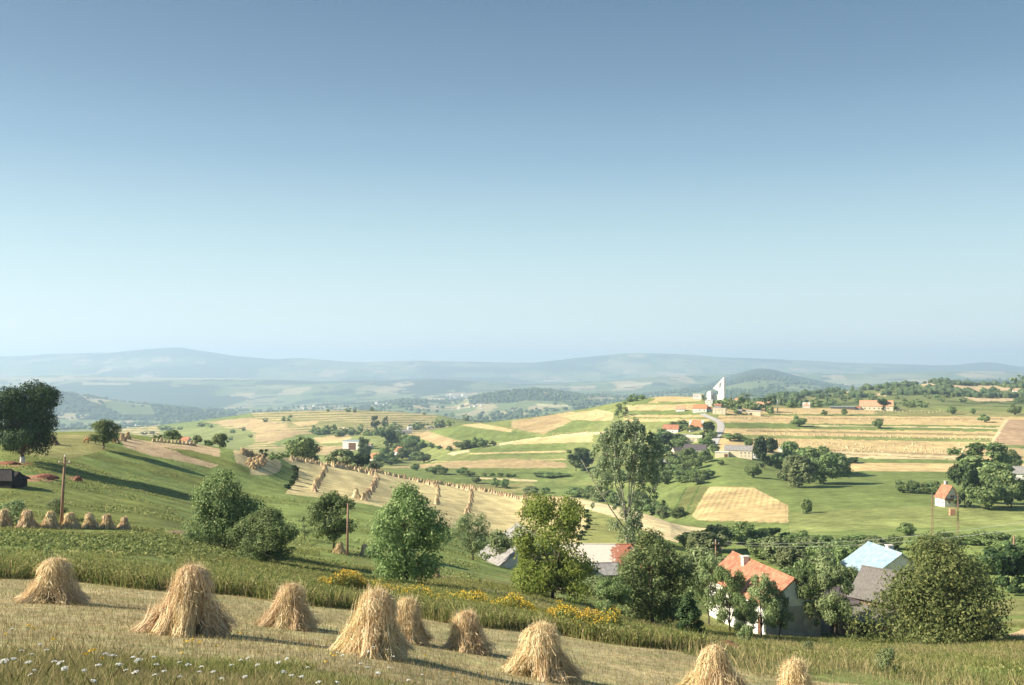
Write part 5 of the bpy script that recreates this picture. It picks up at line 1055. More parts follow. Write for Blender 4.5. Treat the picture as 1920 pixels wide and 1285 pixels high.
# one lighter stook for the middle ground, and a single-mesh one for far off
midst = stook(21, 8, 1.55, 0.72, 110, 0.04, (0.05, 0), 0.4)
midst2 = stook(22, 8, 1.5, 0.8, 110, 0.04, (-0.05, 0), 0.3)
def put_stook(src, first, u, v, d, lab, grp, sc=1.0, pz=None):
    p = place(u, v, lo=150, hi=330) if d == 250 else place(u, v, d); s = sc * rg.uniform(0.92, 1.08)
    if first: src.location = p; src.scale = (s, s, s); src.rotation_euler = (0, 0, 1.0); tag(src, lab, 'stook', grp); return src
    o = copy_tree(src, p, rg.uniform(0, 6.28), (s, s, s * rg.uniform(0.94, 1.06)), lab, grp); o['category'] = 'stook'; return o
rg = random.Random(9)
rowl = ['leftmost stook of the pasture row, cut by the picture edge', 'second stook from the left in the pasture row, wide with a dark side', 'stook just left of the foot of the crossarm pole', 'ragged spread stook just right of the foot of the crossarm pole',
        'third stook from the right end of the pasture row', 'second stook from the right end of the pasture row', 'small low stook at the right end of the pasture row']
for i, (u, v, sc) in enumerate([(6, 989, 1.05), (52, 990, 1.12), (94, 990, 1.12), (132, 990, 1.0), (169, 990, 0.95), (200, 991, 0.92), (233, 992, 0.75)]):
    put_stook(midst if i % 2 == 0 else midst2, i < 2, u, v, 98, rowl[i], 'row of stooks on the pasture', sc)
for i, (u, v, lab) in enumerate([(217, 830, 'front stook of the little group right of the small tree on the hill'), (229, 826, 'middle stook of the little group on the hill'), (239, 823, 'farthest stook of the little group on the hill'), (101, 833, 'pale stook just right of the big dark walnut tree')]):
    put_stook(midst, False, u, v, 215, lab, 'stooks on the hilltop', 0.95)
for _k, (u, v) in enumerate([(455, 852), (463, 855), (471, 858), (478, 862), (484, 868), (490, 872), (482, 876), (474, 878), (468, 872), (493, 866), (476, 870)]):
    put_stook(midst2, False, u, v, 250, ORD[_k] + ' stook from the front in the huddle at the upper left of the stook field', 'huddle of stooks by the green bank', 1.05)
for u, v, lab in [(636, 1038, 'stook under the round tree left of the bare pole'), (684, 1042, 'stook just right of the bare pole'), (703, 1044, 'second stook right of the bare pole')]:
    put_stook(midst, False, u, v, 112, lab, 'stooks round the bare pole', 0.85)
for u, v, lab in [(781, 1078, 'left stook in the shade of the large full tree'), (801, 1082, 'middle stook by the large full tree'), (816, 1084, 'right stook by the large full tree, low and spread')]:
    put_stook(midst2, False, u, v, 86, lab, 'stooks by the large full tree', 0.7)
def far_stook():
    r = np.random.RandomState(4); n = 10; V = []; Fs = []
    rings = [(0.0, 0.86), (0.25, 0.70), (0.75, 0.47), (1.15, 0.42), (1.42, 0.24), (1.56, 0.03)]
    for z, rad in rings:
        for k in range(n):
            a = 2 * math.pi * k / n; q = rad * (1 + (0.2 if k % 2 else -0.12) * (1 - z / 1.6)) * r.uniform(0.92, 1.08); V.append((math.cos(a) * q, math.sin(a) * q, z + r.uniform(-.03, .03) - (0.08 if z == 0 else 0)))
    for i in range(len(rings) - 1):
        for k in range(n): Fs.append([i*n+k, i*n+(k+1) % n, (i+1)*n+(k+1) % n, (i+1)*n+k])
    v = np.array(V); f = np.array(Fs)
    v2, f2 = strands(r, (0, 0, 0.0), (0, 0, 1.62), 60, 0.85, 0.22, (0, 0, 0), 0.09, 0.1)
    v, f = merge([(v, f), (v2, f2)])
    return mesh_np('stook', v, f, [M['straw_far']], False)
fs = far_stook()
fs_used = [False]; FARV = None
def put_far(u, v, d, lab, grp, sc=1.0):
    p = place(u, v, lo=150, hi=420) if d in (330, 260) else place(u, v, d)
    o = fs if not fs_used[0] else fs.copy()
    if fs_used[0]: C.objects.link(o)
    fs_used[0] = True; o.location = p; o.rotation_euler = (0, 0, rg.uniform(0, 6.28)); k = sc * rg.uniform(0.75, 1.12); o.scale = (k, k, k * rg.uniform(0.92, 1.08))
    return tag(o, lab, 'stook', grp)
def along(pts, n):
    P = [Vector((a, b)) for a, b in pts]; L = [0]
    for a, b in zip(P, P[1:]): L.append(L[-1] + (b - a).length)
    out = []
    for i in range(n):
        t = L[-1] * i / (n - 1); k = min(len(P) - 2, max(j for j in range(len(L) - 1) if L[j] <= t + 1e-6)); q = P[k].lerp(P[k + 1], (t - L[k]) / (L[k + 1] - L[k]))
        out.append((q.x, q.y))
    return out
ROWS = [([(546,865),(575,868),(598,872),(610,880)], 15, 'first curving row, on the brow'), ([(611,880),(604,893),(596,908),(588,922)], 15, 'first curving row, running down the slope'),
        ([(614,874),(650,880),(688,888),(706,897)], 22, 'second curving row, on the brow'), ([(709,899),(702,912),(694,926),(683,938)], 15, 'second curving row, running down the slope'),
        ([(690,881),(740,893),(800,908),(818,914)], 28, 'third curving row, on the brow'), ([(820,916),(821,928),(818,946)], 11, 'third curving row, running down behind the large full tree'),
        ([(800,902),(850,912),(878,921)], 22, 'fourth curving row, on the brow'), ([(885,925),(883,940),(879,954),(873,970)], 15, 'fourth curving row, running down the slope'),
        ([(868,915),(920,925),(960,934),(984,941)], 30, 'fifth curving row, on the brow'), ([(986,942),(983,954),(978,968)], 9, 'fifth curving row, running down to the bright tree'),
        ([(985,936),(1030,940),(1066,942)], 16, 'last short row, at the left end of the bright straw strip')]
for pts, n, lab in ROWS:
    for i, (u, v) in enumerate(along(pts, n)): put_far(u + rg.uniform(-1.4, 1.4), v + rg.uniform(-.3, .3), 330, ORD[i] + ' stook of the ' + lab, 'stooks of the ' + lab.split(',')[0], 0.92)
put_far(668, 934, 260, 'lone stook below the field between the first and second curving rows', 'stooks of the second curving row', 1.3)
for i, (u, v) in enumerate(along([(288,828),(330,831),(365,836)], 12)): put_far(u, v, 228, ORD[i] + ' from left, tiny stook along the top of the left hill field', 'stooks along the left hill field', 0.55)
for (a, va, b, vb, n) in [(1440,813.5,1870,825,40)]:
    for i in range(n):
        t = i / (n - 1); put_far(a + (b - a) * t + rg.uniform(-2, 2), va + (vb - va) * t, 640, ORD[i] + ' from left, tiny stook in the upper row on the right hand terraces', 'stooks in the upper terrace row', 0.8)
# hundreds more dot the terraces: one scatter
def terrace_stooks():
    base = np.array([v.co[:] for v in fs.data.vertices]); keep = base[:60]; f = np.array([[*p.vertices] for p in fs.data.polygons][:50])
    V = []; Fs = []; n = 0; pts = []
    for k in range(230): pts.append((rg.uniform(1400, 1850), None, rg.random()))
    for (u, _, q) in pts: 
        v = np.interp(u, [1342, 1990], [826, 838]) + q * 17; V.append((u, v))
    for k in range(70): V.append((1385 + 6 * k + rg.uniform(-2, 2), np.interp(1385 + 6 * k, [1342, 1990], [785.5, 789]) + rg.uniform(-.5, .5)))
    for k in range(40): V.append((1180 + 3.1 * k, 763 + rg.uniform(-2, 3)))
    for k in range(40): V.append((1045 + rg.uniform(0, 100), 780 + rg.uniform(-6, 6)))
    for k in range(22): V.append((1036 + 3.6 * k, 813 - 0.10 * k * 1.2))
    for k in range(50): V.append((1455 + 7 * k, 773 + rg.uniform(-2, 2)))
    out = []; fo = []
    for (u, v) in V:
        p = place(u, v, 700); s = rg.uniform(0.7, 1.15) * 0.58; q = keep * s; out.append(q + np.array(p)); fo.append(f + n); n += len(q)
    o = mesh_np('stooks', np.concatenate(out), np.concatenate(fo), [M['straw_far']], False)
    tag(o, 'hundreds of tiny straw stooks dotting the far terraces', 'stooks', None, 'stuff')
terrace_stooks()
# ---------------------------------------------------------------- poles and wires
def pole(u, v, hpx, d, label, arm=True, r=0.13, lean=0.0, mat='wood'):
    p = place(u, v, d); H = hpx * p.y / F; root = empty('utility_pole', p, 0, label, 'pole')
    mb = MB(); mb.tube([(0, 0, -0.8), (lean * 0.5, 0, H * 0.5), (lean, 0, H)], [r * 1.25, r, r * 0.8], 10); mb.build('post', M[mat], root, True)
    if arm:
        mb = MB(); mb.box((lean - 0.62, -0.2, H * 0.90), (lean + 0.62, -0.1, H * 0.90 + 0.1)); a = mb.build('crossarm', M['wood'], root)
        for x in (-0.52, 0.52, 0.0):
            mb = MB(); z = H * 0.90 + 0.1 if x else H; mb.tube([(lean + x, -0.15 if x else 0, z), (lean + x, -0.15 if x else 0, z + 0.1), (lean + x, -0.15 if x else 0, z + 0.22)], [0.03, 0.07, 0.04], 8); mb.build('insulator', M['ceramic'], root, True)
    return root, p, H
pole(114, 988, 131, 99, 'leaning wooden power pole with a short crossarm in the left pasture', True, 0.14, 0.42)
pole(651, 1042, 98, 118, 'bare brown wooden pole beside the round green tree', False, 0.13, 0.1)
pole(1901, 1056, 52, 150, 'orange lit wooden pole at the right edge above the dark tree', False, 0.2)
pole(1473, 1078, 44, 165, 'short thin pole standing behind the red roof', False, 0.13)
pole(1374, 766, 22, 900, 'pale lamp like pole in the trees right of the church', False, 0.35, 0, 'metal')
pole(1458, 773, 24, 880, 'pale concrete pole right of the ridge village', True, 0.4, 0, 'metal')
pole(1342, 1080, 66, 200, 'pole that carries the near wires, sunk among trees at the straw strip end', True, 0.14)
def wire(a, b, sag, label):
    mb = MB(); pts = []
    for i in range(33):
        t = i / 32; q = a.lerp(b, t); q.z -= sag * 4 * t * (1 - t); pts.append(tuple(q))
    mb.tube(pts, 0.018, 4); o = mb.build('power_wire', M['wire'], None, True); tag(o, label, 'wire', 'overhead wires on the right')
wire(at(1341, 200, 1014), at(2060, 95, 958), 1.6, 'upper of the two overhead wires crossing above the red and blue roofs')
wire(at(1343, 199, 1018.5), at(2060, 94, 974), 1.5, 'lower of the two overhead wires crossing above the red and blue roofs')

def twin_pole():
    p = place(1772, 1012, 235); root = empty('transformer_pole', p, 0, 'twin legged lattice pylon with a small reddish box, below the steep gabled house', 'pylon'); s = p.y / F
    for x in (-24 * s, 24 * s):
        mb = MB()
        for dx, dy in ((-.22, -.22), (.22, -.22), (.22, .22), (-.22, .22)): mb.tube([(x + dx, dy, -0.8), (x + dx * 0.4, dy * 0.4, 86 * s)], 0.032, 4)
        for k in range(9):
            z = k * 9.4 * s; q = 1 - 0.6 * k / 9; mb.tube([(x - .22 * q, -.22 * q, z), (x + .22 * q, -.22 * q, z + 4.7 * s), (x - .22 * q, -.22 * q, z + 9.4 * s)], 0.025, 4)
        mb.build('leg', M['wood'], root)
    for z in (84, 62, 40): 
        mb = MB(); mb.tube([(-24 * s, 0, z * s), (24 * s, 0, z * s)], 0.04, 4); mb.build('crossbeam', M['wood'], root)
    mb = MB(); mb.box((8 * s, -0.5, 46 * s), (18 * s, 0.5, 58 * s)); mb.build('transformer_box', M['brick'] if 0 else M['salmontile'], root)
twin_pole()
# ---------------------------------------------------------------- cow, heaps
def cow():
    p = place(171, 831, 212); root = empty('cow', p, 0.12, 'red brown cow grazing on the hill left of the small round tree', 'cow')
    mb = MB(); mb.tube([(0.95,0,1.05),(0.8,0,1.02),(0.4,0,0.98),(-0.1,0,0.92),(-0.55,0,0.98),(-0.9,0,1.02),(-1.15,0,0.86)], [0.12,0.30,0.36,0.40,0.36,0.26,0.17], 12)
    mb.tube([(-1.0,0,0.95),(-1.28,0,0.62),(-1.42,0,0.36),(-1.60,0,0.14)], [0.20,0.15,0.15,0.09], 10)
    for sy in (-0.19, 0.19):
        mb.tube([(-0.62,sy,0.9),(-0.60,sy,0.45),(-0.62,sy,0.0)], [0.17,0.085,0.07], 8); mb.tube([(0.72,sy,0.95),(0.66,sy,0.62),(0.80,sy,0.38),(0.76,sy,0.0)], [0.22,0.14,0.08,0.07], 8)
        mb.tube([(-1.30,sy*0.4,0.62),(-1.24,sy*1.2,0.66)], [0.05,0.04], 6)
    mb.tube([(0.97,0,1.12),(1.04,0,0.8),(1.04,0,0.42)], [0.05,0.03,0.05], 6)
    o = mb.build('body', M['cow'], root, True); rm = o.modifiers.new('remesh', 'REMESH'); rm.mode = 'VOXEL'; rm.voxel_size = 0.045; rm.use_smooth_shade = True
cow()
def heap(u, v, d, L, W, H, mat, label, cat, seed, rz=0):
    p = place(u, v, d); n, m_ = 22, 8; V = []; r = np.random.RandomState(seed)
    for j in range(m_ + 1):
        t = j / m_; rad = math.cos(t * math.pi / 2) ** 0.8
        for i in range(n):
            a = 6.2832 * i / n; k = 1 + 0.22 * math.sin(3 * a + seed) * (1 - t) + r.uniform(-0.09, 0.09)
            V.append((math.cos(a) * rad * L / 2 * k, math.sin(a) * rad * W / 2 * k, H * math.sin(t * math.pi / 2) * (1 + r.uniform(-.12, .12)) - 0.1))
    Fs = [[j*n+i, j*n+(i+1) % n, (j+1)*n+(i+1) % n, (j+1)*n+i] for j in range(m_) for i in range(n)]
    o = mesh_np('heap', np.array(V), Fs, [M[mat]], True); o.location = p; o.rotation_euler[2] = rz; tag(o, label, cat)
heap(84, 897, 138, 3.6, 2.4, 0.75, 'dung', 'low dark red manure heap on bare earth left of the crossarm pole', 'heap', 1)
heap(146, 903, 134, 1.3, 1.1, 0.9, 'dung', 'small pointed brown heap right of the crossarm pole', 'heap', 2)
heap(14, 870, 160, 4, 2, 0.5, 'dung', 'flat brown heap at the foot of the walnut tree', 'heap', 5)
heap(325, 1000, 98, 4.6, 1.4, 0.35, 'board', 'flat heap of dry brown hay left of the paired bushes', 'heap', 3)
heap(1352, 1216, 70, 2.2, 1.2, 0.5, 'dung', 'dark brushwood heap in the grass behind the cut off stook', 'heap', 4)
# white foot of the walnut tree
_w = [o for o in C.objects if o.name.startswith('walnut_tree')][0]
mb = MB(); mb.tube([(0, 0, -0.1), (0, 0, 1.1)], [0.47, 0.42], 12); mb.build('painted_trunk_foot', M['plaster'], _w, True)

# ---------------------------------------------------------------- ground plants near the viewer
def blades(name, n, umin, umax, dmin, dmax, h, wd, mat, keep=None, lean=0.35, seed=1, label=None, cat=None, pw=1.0, rows=0):
    r = np.random.RandomState(seed); m = int(n * 2.2)
    d = (r.uniform(0, 1, m) * (dmax ** (pw+1) - dmin ** (pw+1)) + dmin ** (pw+1)) ** (1/(pw+1)); u = r.uniform(umin, umax, m); x = (u - 960) / F * d
    z, t = ground_t(x, d)
    k = np.ones(m, bool) if keep is None else keep(x, d, u, HV - F * z / d, t)
    x, y, z = x[k][:n], d[k][:n], z[k][:n]; n = len(x)
    if rows: y2 = np.round((y + 0.12 * x) / rows) * rows - 0.12 * x + r.normal(size=n) * rows * 0.14; y = y2; z = ground_t(x, y)[0]
    a = r.uniform(0, 6.283, n); hh = h[0] + (h[1] - h[0]) * r.uniform(0, 1, n) ** 1.5; ww = wd * r.uniform(0.6, 1.4, n)
    dx, dy = np.cos(a) * ww / 2, np.sin(a) * ww / 2; lx, ly = r.normal(size=(2, n)) * lean * hh
    P = lambda ax, ay, az: np.stack([ax, ay, az], 1)
    v = np.stack([P(x-dx, y-dy, z-0.03), P(x+dx, y+dy, z-0.03), P(x+dx*0.5+lx*0.5, y+dy*0.5+ly*0.5, z+hh*0.62), P(x+lx, y+ly, z+hh), P(x-dx*0.6+lx*0.45, y-dy*0.6+ly*0.45, z+hh*0.55)], 1).reshape(-1, 3)
    f = np.arange(n * 5).reshape(n, 5)
    o = mesh_np(name, v, f, [M[mat]], False); tag(o, label, cat, None, 'stuff'); return o
strip = lambda x, y, u, v, t: (u < 1330 + 25 * np.sin(y)) & (t > 1.93 + 0.03 * np.sin(x * 0.9)) & (t < 2.17 + 0.05 * np.sin(x * 0.33 + 1))
noi = lambda x, y, s: fbm(x / 2.4, y / 2.4, s, 3)
blades('stubble', 120000, -60, 1980, 11.5, 47, (0.05, 0.17), 0.012, 'drygrass', lambda x, y, u, v, t: t < 2.0, 0.25, 2, 'cut straw stubble covering the near field', 'stubble', 0.4, 0.34)
blades('grass', 70000, -80, 1400, 8, 24, (0.06, 0.26), 0.010, 'grass', lambda x, y, u, v, t: (t < 0.42 + 0.5 * noi(x, y, 71)) & (u < 1300), 0.4, 3, 'tall mixed grass along the bottom left edge', 'grass', 0.3)
blades('dry_grass', 45000, -80, 1400, 8, 24, (0.10, 0.36), 0.007, 'drygrass', lambda x, y, u, v, t: (t < 0.34 + 0.6 * noi(x, y, 72)) & (u < 1300), 0.35, 4, 'dry seeding grass stalks along the bottom left edge', 'grass', 0.3)
blades('weeds', 36000, -80, 1400, 40, 60, (0.25, 1.0), 0.045, 'weed', strip, 0.28, 5, 'belt of tall green weeds behind the stubble field', 'weeds')
blades('dark_weeds', 14000, -80, 1400, 40, 60, (0.2, 0.6), 0.05, 'leaf', lambda x, y, u, v, t: strip(x, y, u, v, t) & (t < 2.03), 0.3, 16, 'dark low undergrowth along the front of the weed belt', 'weeds')
blades('dry_weeds', 34000, -80, 1400, 40, 60, (0.3, 0.85), 0.03, 'drygrass', strip, 0.22, 6, 'dry stalks among the belt of tall weeds', 'weeds')
blades('meadow_grass', 110000, -80, 1980, 48, 125, (0.12, 0.42), 0.05, 'grass', lambda x, y, u, v, t: (t > 2.1) & (t < 3.15) & (u > 330) & (noi(x / 2.5, y / 2.5, 73) > -0.12), 0.4, 7, 'rough meadow grass on the slope behind the weeds', 'grass')
blades('slope_weeds', 70000, 1000, 2000, 30, 110, (0.08, 0.45), 0.035, 'grass', lambda x, y, u, v, t: (t > 1.72 + 0.35 * sst(1500, 1100, u) + 0.10 * noi(x, y, 77)) & (t < 3.0) & (noi(x / 1.6, y / 1.6, 74) > -0.2), 0.35, 8, 'weedy rough grass on the right hand slope', 'weeds')
blades('slope_dry_grass', 36000, 1000, 2000, 28, 95, (0.15, 0.7), 0.025, 'drygrass', lambda x, y, u, v, t: (t > 1.62 + 0.38 * sst(1500, 1100, u) + 0.12 * noi(x, y, 77)) & (t < 2.9) & (noi(x / 1.2, y / 1.2, 75) > 0.12), 0.3, 9, 'dry grass patches on the right hand slope', 'grass')
blades('pasture_grass', 60000, -80, 600, 50, 130, (0.08, 0.3), 0.05, 'grass', lambda x, y, u, v, t: (t > 2.1) & (t < 3.3) & (noi(x / 4, y / 2, 76) > 0.05), 0.4, 10, 'tufts of pasture grass on the left hand meadow', 'grass')
# potato ridge of darker leaves below the pasture row of stooks
def leafy(name, n, keep, u0, u1, d0, d1, h, size, mat, seed, label):
    r = np.random.RandomState(seed); m = n * 3; d = r.uniform(d0, d1, m); u = r.uniform(u0, u1, m); x = (u - 960) / F * d; z, t = ground_t(x, d)
    k = keep(x, d, u, HV - F * z / d, t); x, y, z = x[k][:n], d[k][:n], z[k][:n]; n = len(x)
    P = np.stack([x, y, z + h * r.uniform(0.1, 1, n)], 1); Nn = unit(r.normal(size=(n, 3)) + np.array([-.2, -.3, 0.9])); v, f = leafquads(P, Nn, size, r)
    o = mesh_np(name, v, f, [M[mat]], False); tag(o, label, 'ground cover', None, 'stuff')
leafy('crop_leaves', 11000, lambda x, y, u, v, t: (v > 1000 + 0.03 * u) & (v < 1026 + 0.055 * u) & (u < 470) & (noi(x, y * 2, 81) > -0.25), -60, 480, 70, 100, 0.3, 0.24, 'leaf_warm', 11, 'leafy green crop rows below the pasture stooks')
leafy('weed_leaves', 46000, lambda x, y, u, v, t: strip(x, y, u, v, t) & (noi(x, y, 83) > -0.3), -80, 1420, 40, 60, 0.75, 0.10, 'grass', 13, 'broad leaved weeds filling the tall belt behind the stubble')
leafy('slope_leaves', 20000, lambda x, y, u, v, t: (t > 2.0) & (t < 2.9) & (noi(x / 1.5, y / 1.5, 84) > 0.05), 300, 2000, 46, 100, 0.35, 0.13, 'grass', 14, 'low leafy plants in patches over the middle slope')
# yellow flowering weeds: the clumps one can point at, then the rest
def flower_clump(u, v, wm, hm, nfl, label, seed):
    nfl = int(nfl * 2.3); wm *= 1.15; hm *= 1.15
    r = np.random.RandomState(seed); p = place(u, v, 50); root = empty('flowering_weeds', p, 0, label, 'flowers', 'clumps of yellow flowering weeds')
    n = int(nfl * 2.2); a = r.uniform(0, 6.28, n); q = np.sqrt(r.uniform(0, 1, n)); X = np.cos(a) * q * wm / 2; Y = np.sin(a) * q * 2.0 + 0.5
    Z = np.array([gz(p.x + i, p.y + j) - p.z for i, j in zip(X, Y)]); top = Z + hm * r.uniform(0.5, 1.2, n) * (0.75 + 0.25 * np.sin(X * 2.3 + seed))
    V = []; 
    for i in range(n):
        w_ = 0.02; V += [(X[i]-w_, Y[i], Z[i]-.1), (X[i]+w_, Y[i], Z[i]-.1), (X[i]+w_*.4, Y[i], top[i]), (X[i]-w_*.4, Y[i], top[i])]
    V = np.array(V); f = np.arange(n * 4).reshape(n, 4)
    k = r.randint(0, n, n * 12); P = np.stack([X[k], Y[k], Z[k] + (top - Z)[k] * r.uniform(0.1, 0.92, n * 12)], 1) + r.normal(size=(n * 12, 3)) * 0.07
    lv, lf = leafquads(P, unit(r.normal(size=(n * 12, 3)) + np.array([0, 0, .5])), 0.17, r, 0.35)
    v, f = merge([(V, f), (lv, lf)]); mesh_np('stalks', v, f, [M['weed']], False, root)
    k = r.choice(n, nfl, replace=False); P = np.repeat(np.stack([X[k], Y[k], top[k] - 0.02], 1), 9, 0) + r.normal(size=(nfl * 9, 3)) * np.array([0.09, 0.09, 0.05])
    fv, ff = leafquads(P, unit(r.normal(size=(nfl * 9, 3)) * 0.7 + np.array([-.2, -.4, 0.8])), 0.055, r, 0.9); mesh_np('flower_heads', fv, ff, [M['yellow']], False, root)
flower_clump(644, 1112, 2.6, 1.05, 210, 'yellow flowering clump left of the large full tree', 1)
flower_clump(738, 1122, 3.2, 0.6, 50, 'thin yellow flowers under the large full tree', 2)
flower_clump(985, 1166, 3.6, 1.0, 210, 'broad bright yellow clump behind the wide bushy stook', 3)
flower_clump(925, 1150, 2.4, 0.85, 80, 'yellow clump left of the broad bright one', 4)
flower_clump(1108, 1194, 2.6, 1.1, 120, 'rightmost yellow clump, standing at the end of the weed belt', 5)
flower_clump(850, 1140, 3.0, 0.8, 46, 'sparse yellow flowers in the weed belt behind the neat rounded stook', 6)
flower_clump(1050, 1182, 2.0, 0.9, 90, 'yellow clump joining the broad bright one and the rightmost one', 7)
flower_clump(700, 1118, 2.4, 0.75, 40, 'few yellow flowers between the left clump and the thin ones', 8)
flower_clump(795, 1131, 2.6, 0.75, 44, 'few yellow flowers right of the thin ones under the large full tree', 9)
flower_clump(895, 1150, 2.2, 0.8, 50, 'small yellow clump above the neat rounded stook', 10)
flower_clump(1020, 1172, 2.6, 0.9, 100, 'yellow clump behind the stray ears of the wide bushy stook', 11)
flower_clump(1075, 1188, 2.4, 0.95, 90, 'yellow clump at the left foot of the rightmost one', 12)
leafy('meadow_weeds', 30000, lambda x, y, u, v, t: (noi(x / 3, y / 2, 85) > 0.12) & (t > 2.3) & (t < 4.6), -80, 900, 60, 190, 0.22, 0.22, 'grass', 15, 'scattered coarse tufts over the left pasture')
# wild carrot and yellow daisies in the foreground grass
def umbel():
    r = np.random.RandomState(3); root = empty('white_flower', (0, 0, 0)); mb = MB(); mb.tube([(0,0,-0.05),(0.01,0,0.22),(0.02,0.01,0.46)], [0.004,0.004,0.003], 5)
    for k in range(9):
        a = k * 0.7; mb.tube([(0.02,0.01,0.44),(0.02+math.cos(a)*0.03,0.01+math.sin(a)*0.03,0.475)], 0.002, 3)
    s = mb.build('stem', M['weed'], root); n = 70; a = r.uniform(0, 6.28, n); q = np.sqrt(r.uniform(0, 1, n)) * 0.052
    P = np.stack([0.02 + np.cos(a) * q, 0.01 + np.sin(a) * q, 0.485 - q * q * 4], 1); v, f = leafquads(P, unit(r.normal(size=(n, 3)) * 0.35 + np.array([0, 0, 1])), 0.02, r, 1.0)
    h = mesh_np('flower_head', v, f, [M['white']], False, root); kids(root, s, h); return root
def daisy():
    r = np.random.RandomState(4); root = empty('yellow_flower', (0, 0, 0)); mb = MB(); mb.tube([(0,0,-0.05),(0.01,0,0.18),(0.0,0.01,0.34)], [0.003,0.003,0.0025], 4); s = mb.build('stem', M['weed'], root)
    n = 26; a = r.uniform(0, 6.28, n); q = r.uniform(0.004, 0.026, n); P = np.stack([np.cos(a) * q, 0.01 + np.sin(a) * q, 0.345 + r.uniform(0, .012, n)], 1)
    v, f = leafquads(P, unit(r.normal(size=(n, 3)) * 0.5 + np.array([0, -.3, 1])), 0.022, r, 0.7); h = mesh_np('flower_head', v, f, [M['yellow']], False, root); kids(root, s, h); return root
ub = umbel(); dy = daisy(); fr = random.Random(12)
UM = [(14,1262),(48,1273),(30,1240),(60,1285),(75,1278),(100,1268),(125,1285),(137,1279),(150,1270),(186,1275),(200,1270),(243,1277),(256,1268),(262,1262),(258,1245),(278,1250),(300,1282),(308,1275),(338,1255),(352,1272),(322,1290),(390,1262),(437,1252),(460,1238),(473,1240),(492,1248),(545,1248),(576,1260),(534,1262),(640,1218),(655,1232),(660,1212),(695,1213),(690,1225),(722,1212),(740,1228),(680,1245),(725,1260),(714,1275),(768,1285),(735,1292),(688,1272),(612,1290),(545,1290),(520,1282),(620,1298),
      (12,1182),(20,1200),(52,1248),(85,1240),(76,1215),(118,1285),(228,1262),(270,1294),(365,1290),(420,1288),(405,1275),(1020,1272),(1035,1276),(1052,1278),(1065,1284),(1085,1278),(1145,1284),(940,1290),(880,1285),(840,1290),(960,1296),(465,1285),(570,1296),(7,1290),(160,1296),(210,1292),(290,1262),(180,1255),(790,1262),(835,1262)]
UM.sort()
used = False
for i, (u, v) in enumerate(UM):
    p = place(u, v + 34 + fr.uniform(-6, 6), lo=8, hi=26); lab = ORD[i] + ' white umbel flower from the left in the foreground grass'
    s = fr.uniform(0.75, 1.2) * (0.62 if u > 800 else 0.8); sx = s * 0.8
    if i == 0: ub.location = p; ub.rotation_euler = (0.1, 0, 0); tag(ub, lab, 'flower', 'white umbel flowers in the near grass')
    else:
        o = copy_tree(ub, p, fr.uniform(0, 6.28), (sx, sx, s), lab, 'white umbel flowers in the near grass'); o.rotation_euler = (fr.uniform(-.25, .3), fr.uniform(-.25, .25), fr.uniform(0, 6))
YE = sorted([(52,1195),(60,1192),(66,1190),(193,1255),(178,1250),(162,1262),(168,1260),(284,1197),(346,1219),(360,1220),(362,1221),(374,1228),(350,1226),(340,1240),(406,1234),(586,1225),(620,1243),(625,1250),(798,1240),(905,1270),(850,1276),(610,1268),(450,1200),(1005,1274),(10,1205),(100,1230)])
for i, (u, v) in enumerate(YE):
    p = place(u, v + 22, lo=8, hi=30); lab = ORD[i] + ' yellow flower from the left in the foreground grass'
    if i == 0: dy.location = p; tag(dy, lab, 'flower', 'yellow flowers in the near grass')
    else:
        s = fr.uniform(0.9, 1.3); copy_tree(dy, p, fr.uniform(0, 6.28), (s, s, s), lab, 'yellow flowers in the near grass')['category'] = 'flower'

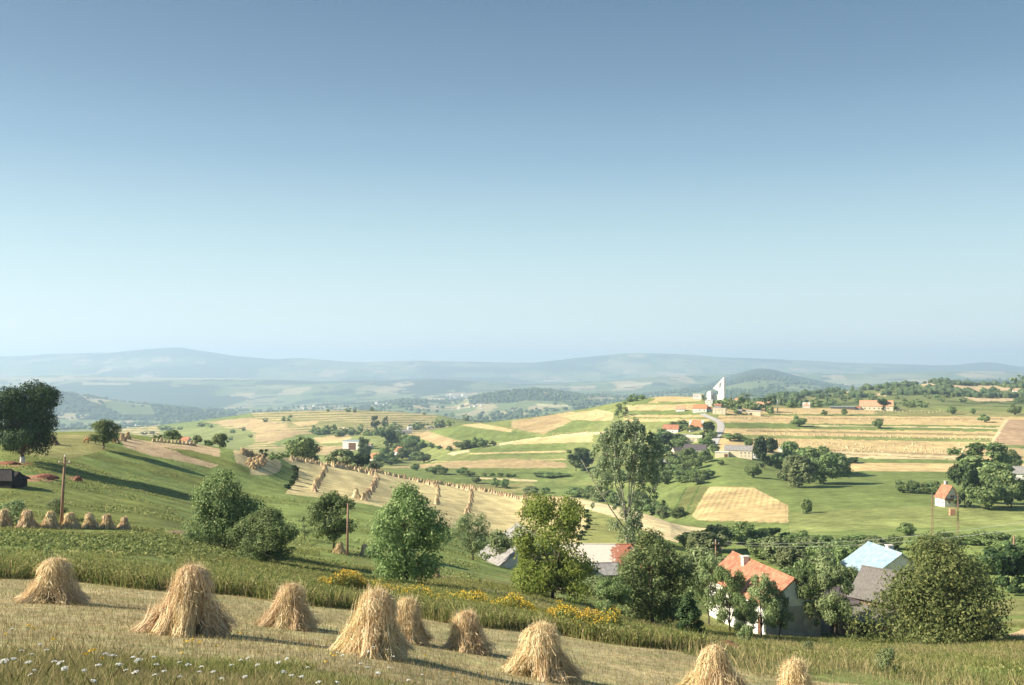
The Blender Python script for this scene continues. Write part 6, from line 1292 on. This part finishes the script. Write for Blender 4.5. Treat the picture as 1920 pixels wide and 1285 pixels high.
# ---------------------------------------------------------------- far woods
def far_woods():
    r = np.random.RandomState(9); base = np.array([(0,0,1),(.72,.52,.45),(-.28,.85,.45),(-.89,0,.45),(-.28,-.85,.45),(.72,-.52,.45),(.6,0,-.3),(0,.6,-.3),(-.6,0,-.3),(0,-.6,-.3)]) 
    tri = np.array([(0,1,2),(0,2,3),(0,3,4),(0,4,5),(0,5,1),(1,6,7),(1,7,2),(2,7,3),(7,8,3),(3,8,4),(8,9,4),(4,9,5),(9,6,5),(5,6,1)])
    n = 42000; ld = r.uniform(math.log(1250), math.log(6800), n); d = np.exp(ld); u = r.uniform(-100, 2020, n); x = (u - 960) / F * d; z, t = ground_t(x, d); v = HV - F * z / d
    wn_ = fbm(x / 900., d / 900., 44, 5); lf = fbm(x / 160., d / 160., 45, 4)
    w_ = (wn_ > 0.12) | (lf > 0.26) | ((t > 13.25) & (t < 14.5) & (u < 120 + 2.6 * (v - 735))) | ((t > 13.5) & (t < 14.5) & (u > 1325) & (u < 1600)) | ((t > 13.45) & (t < 14.6) & (u > 880) & (u < 1090)) | ((t > 13.6) & (t < 14.6) & (u > 735) & (u < 800))
    w_ |= (t > 13.25) & (t < 14.2) & (u > 288) & (u < 440) & (v > 752)
    w_ |= (t > 11.6) & (t < 13.3) & (fbm(x / 220., d / 120., 91, 3) > 0.15) & (r.uniform(0, 1, n) < 0.5)
    w_ &= (t > 11.5)
    w_ |= (t > 9.4) & (t < 11.1) & (u > 1440) & (fbm(x / 60., d / 90., 51, 3) > 0.2)
    w_ &= r.uniform(0, 1, n) < 0.8
    x, d, z = x[w_], d[w_], z[w_]; m = len(x); s = r.uniform(3.5, 8, m) * (1 + (d > 3500) * 0.7)
    V = base[None] * (s[:, None, None] * r.uniform(0.8, 1.25, (m, 10, 1))); V[:, :, 2] *= 0.9
    V = V + np.stack([x, d, z + s * 0.35], 1)[:, None]
    f = (tri[None] + (np.arange(m) * 10)[:, None, None]).reshape(-1, 3)
    o = mesh_np('far_woods', V.reshape(-1, 3), f, [M['leaf_far']], False); tag(o, 'hazy woods and hedges spread over the far hills', 'woods', None, 'stuff')
M['leaf_far'] = surf('far_foliage', (0.045, 0.075, 0.030), (0.085, 0.12, 0.05), 0.02)
far_woods()
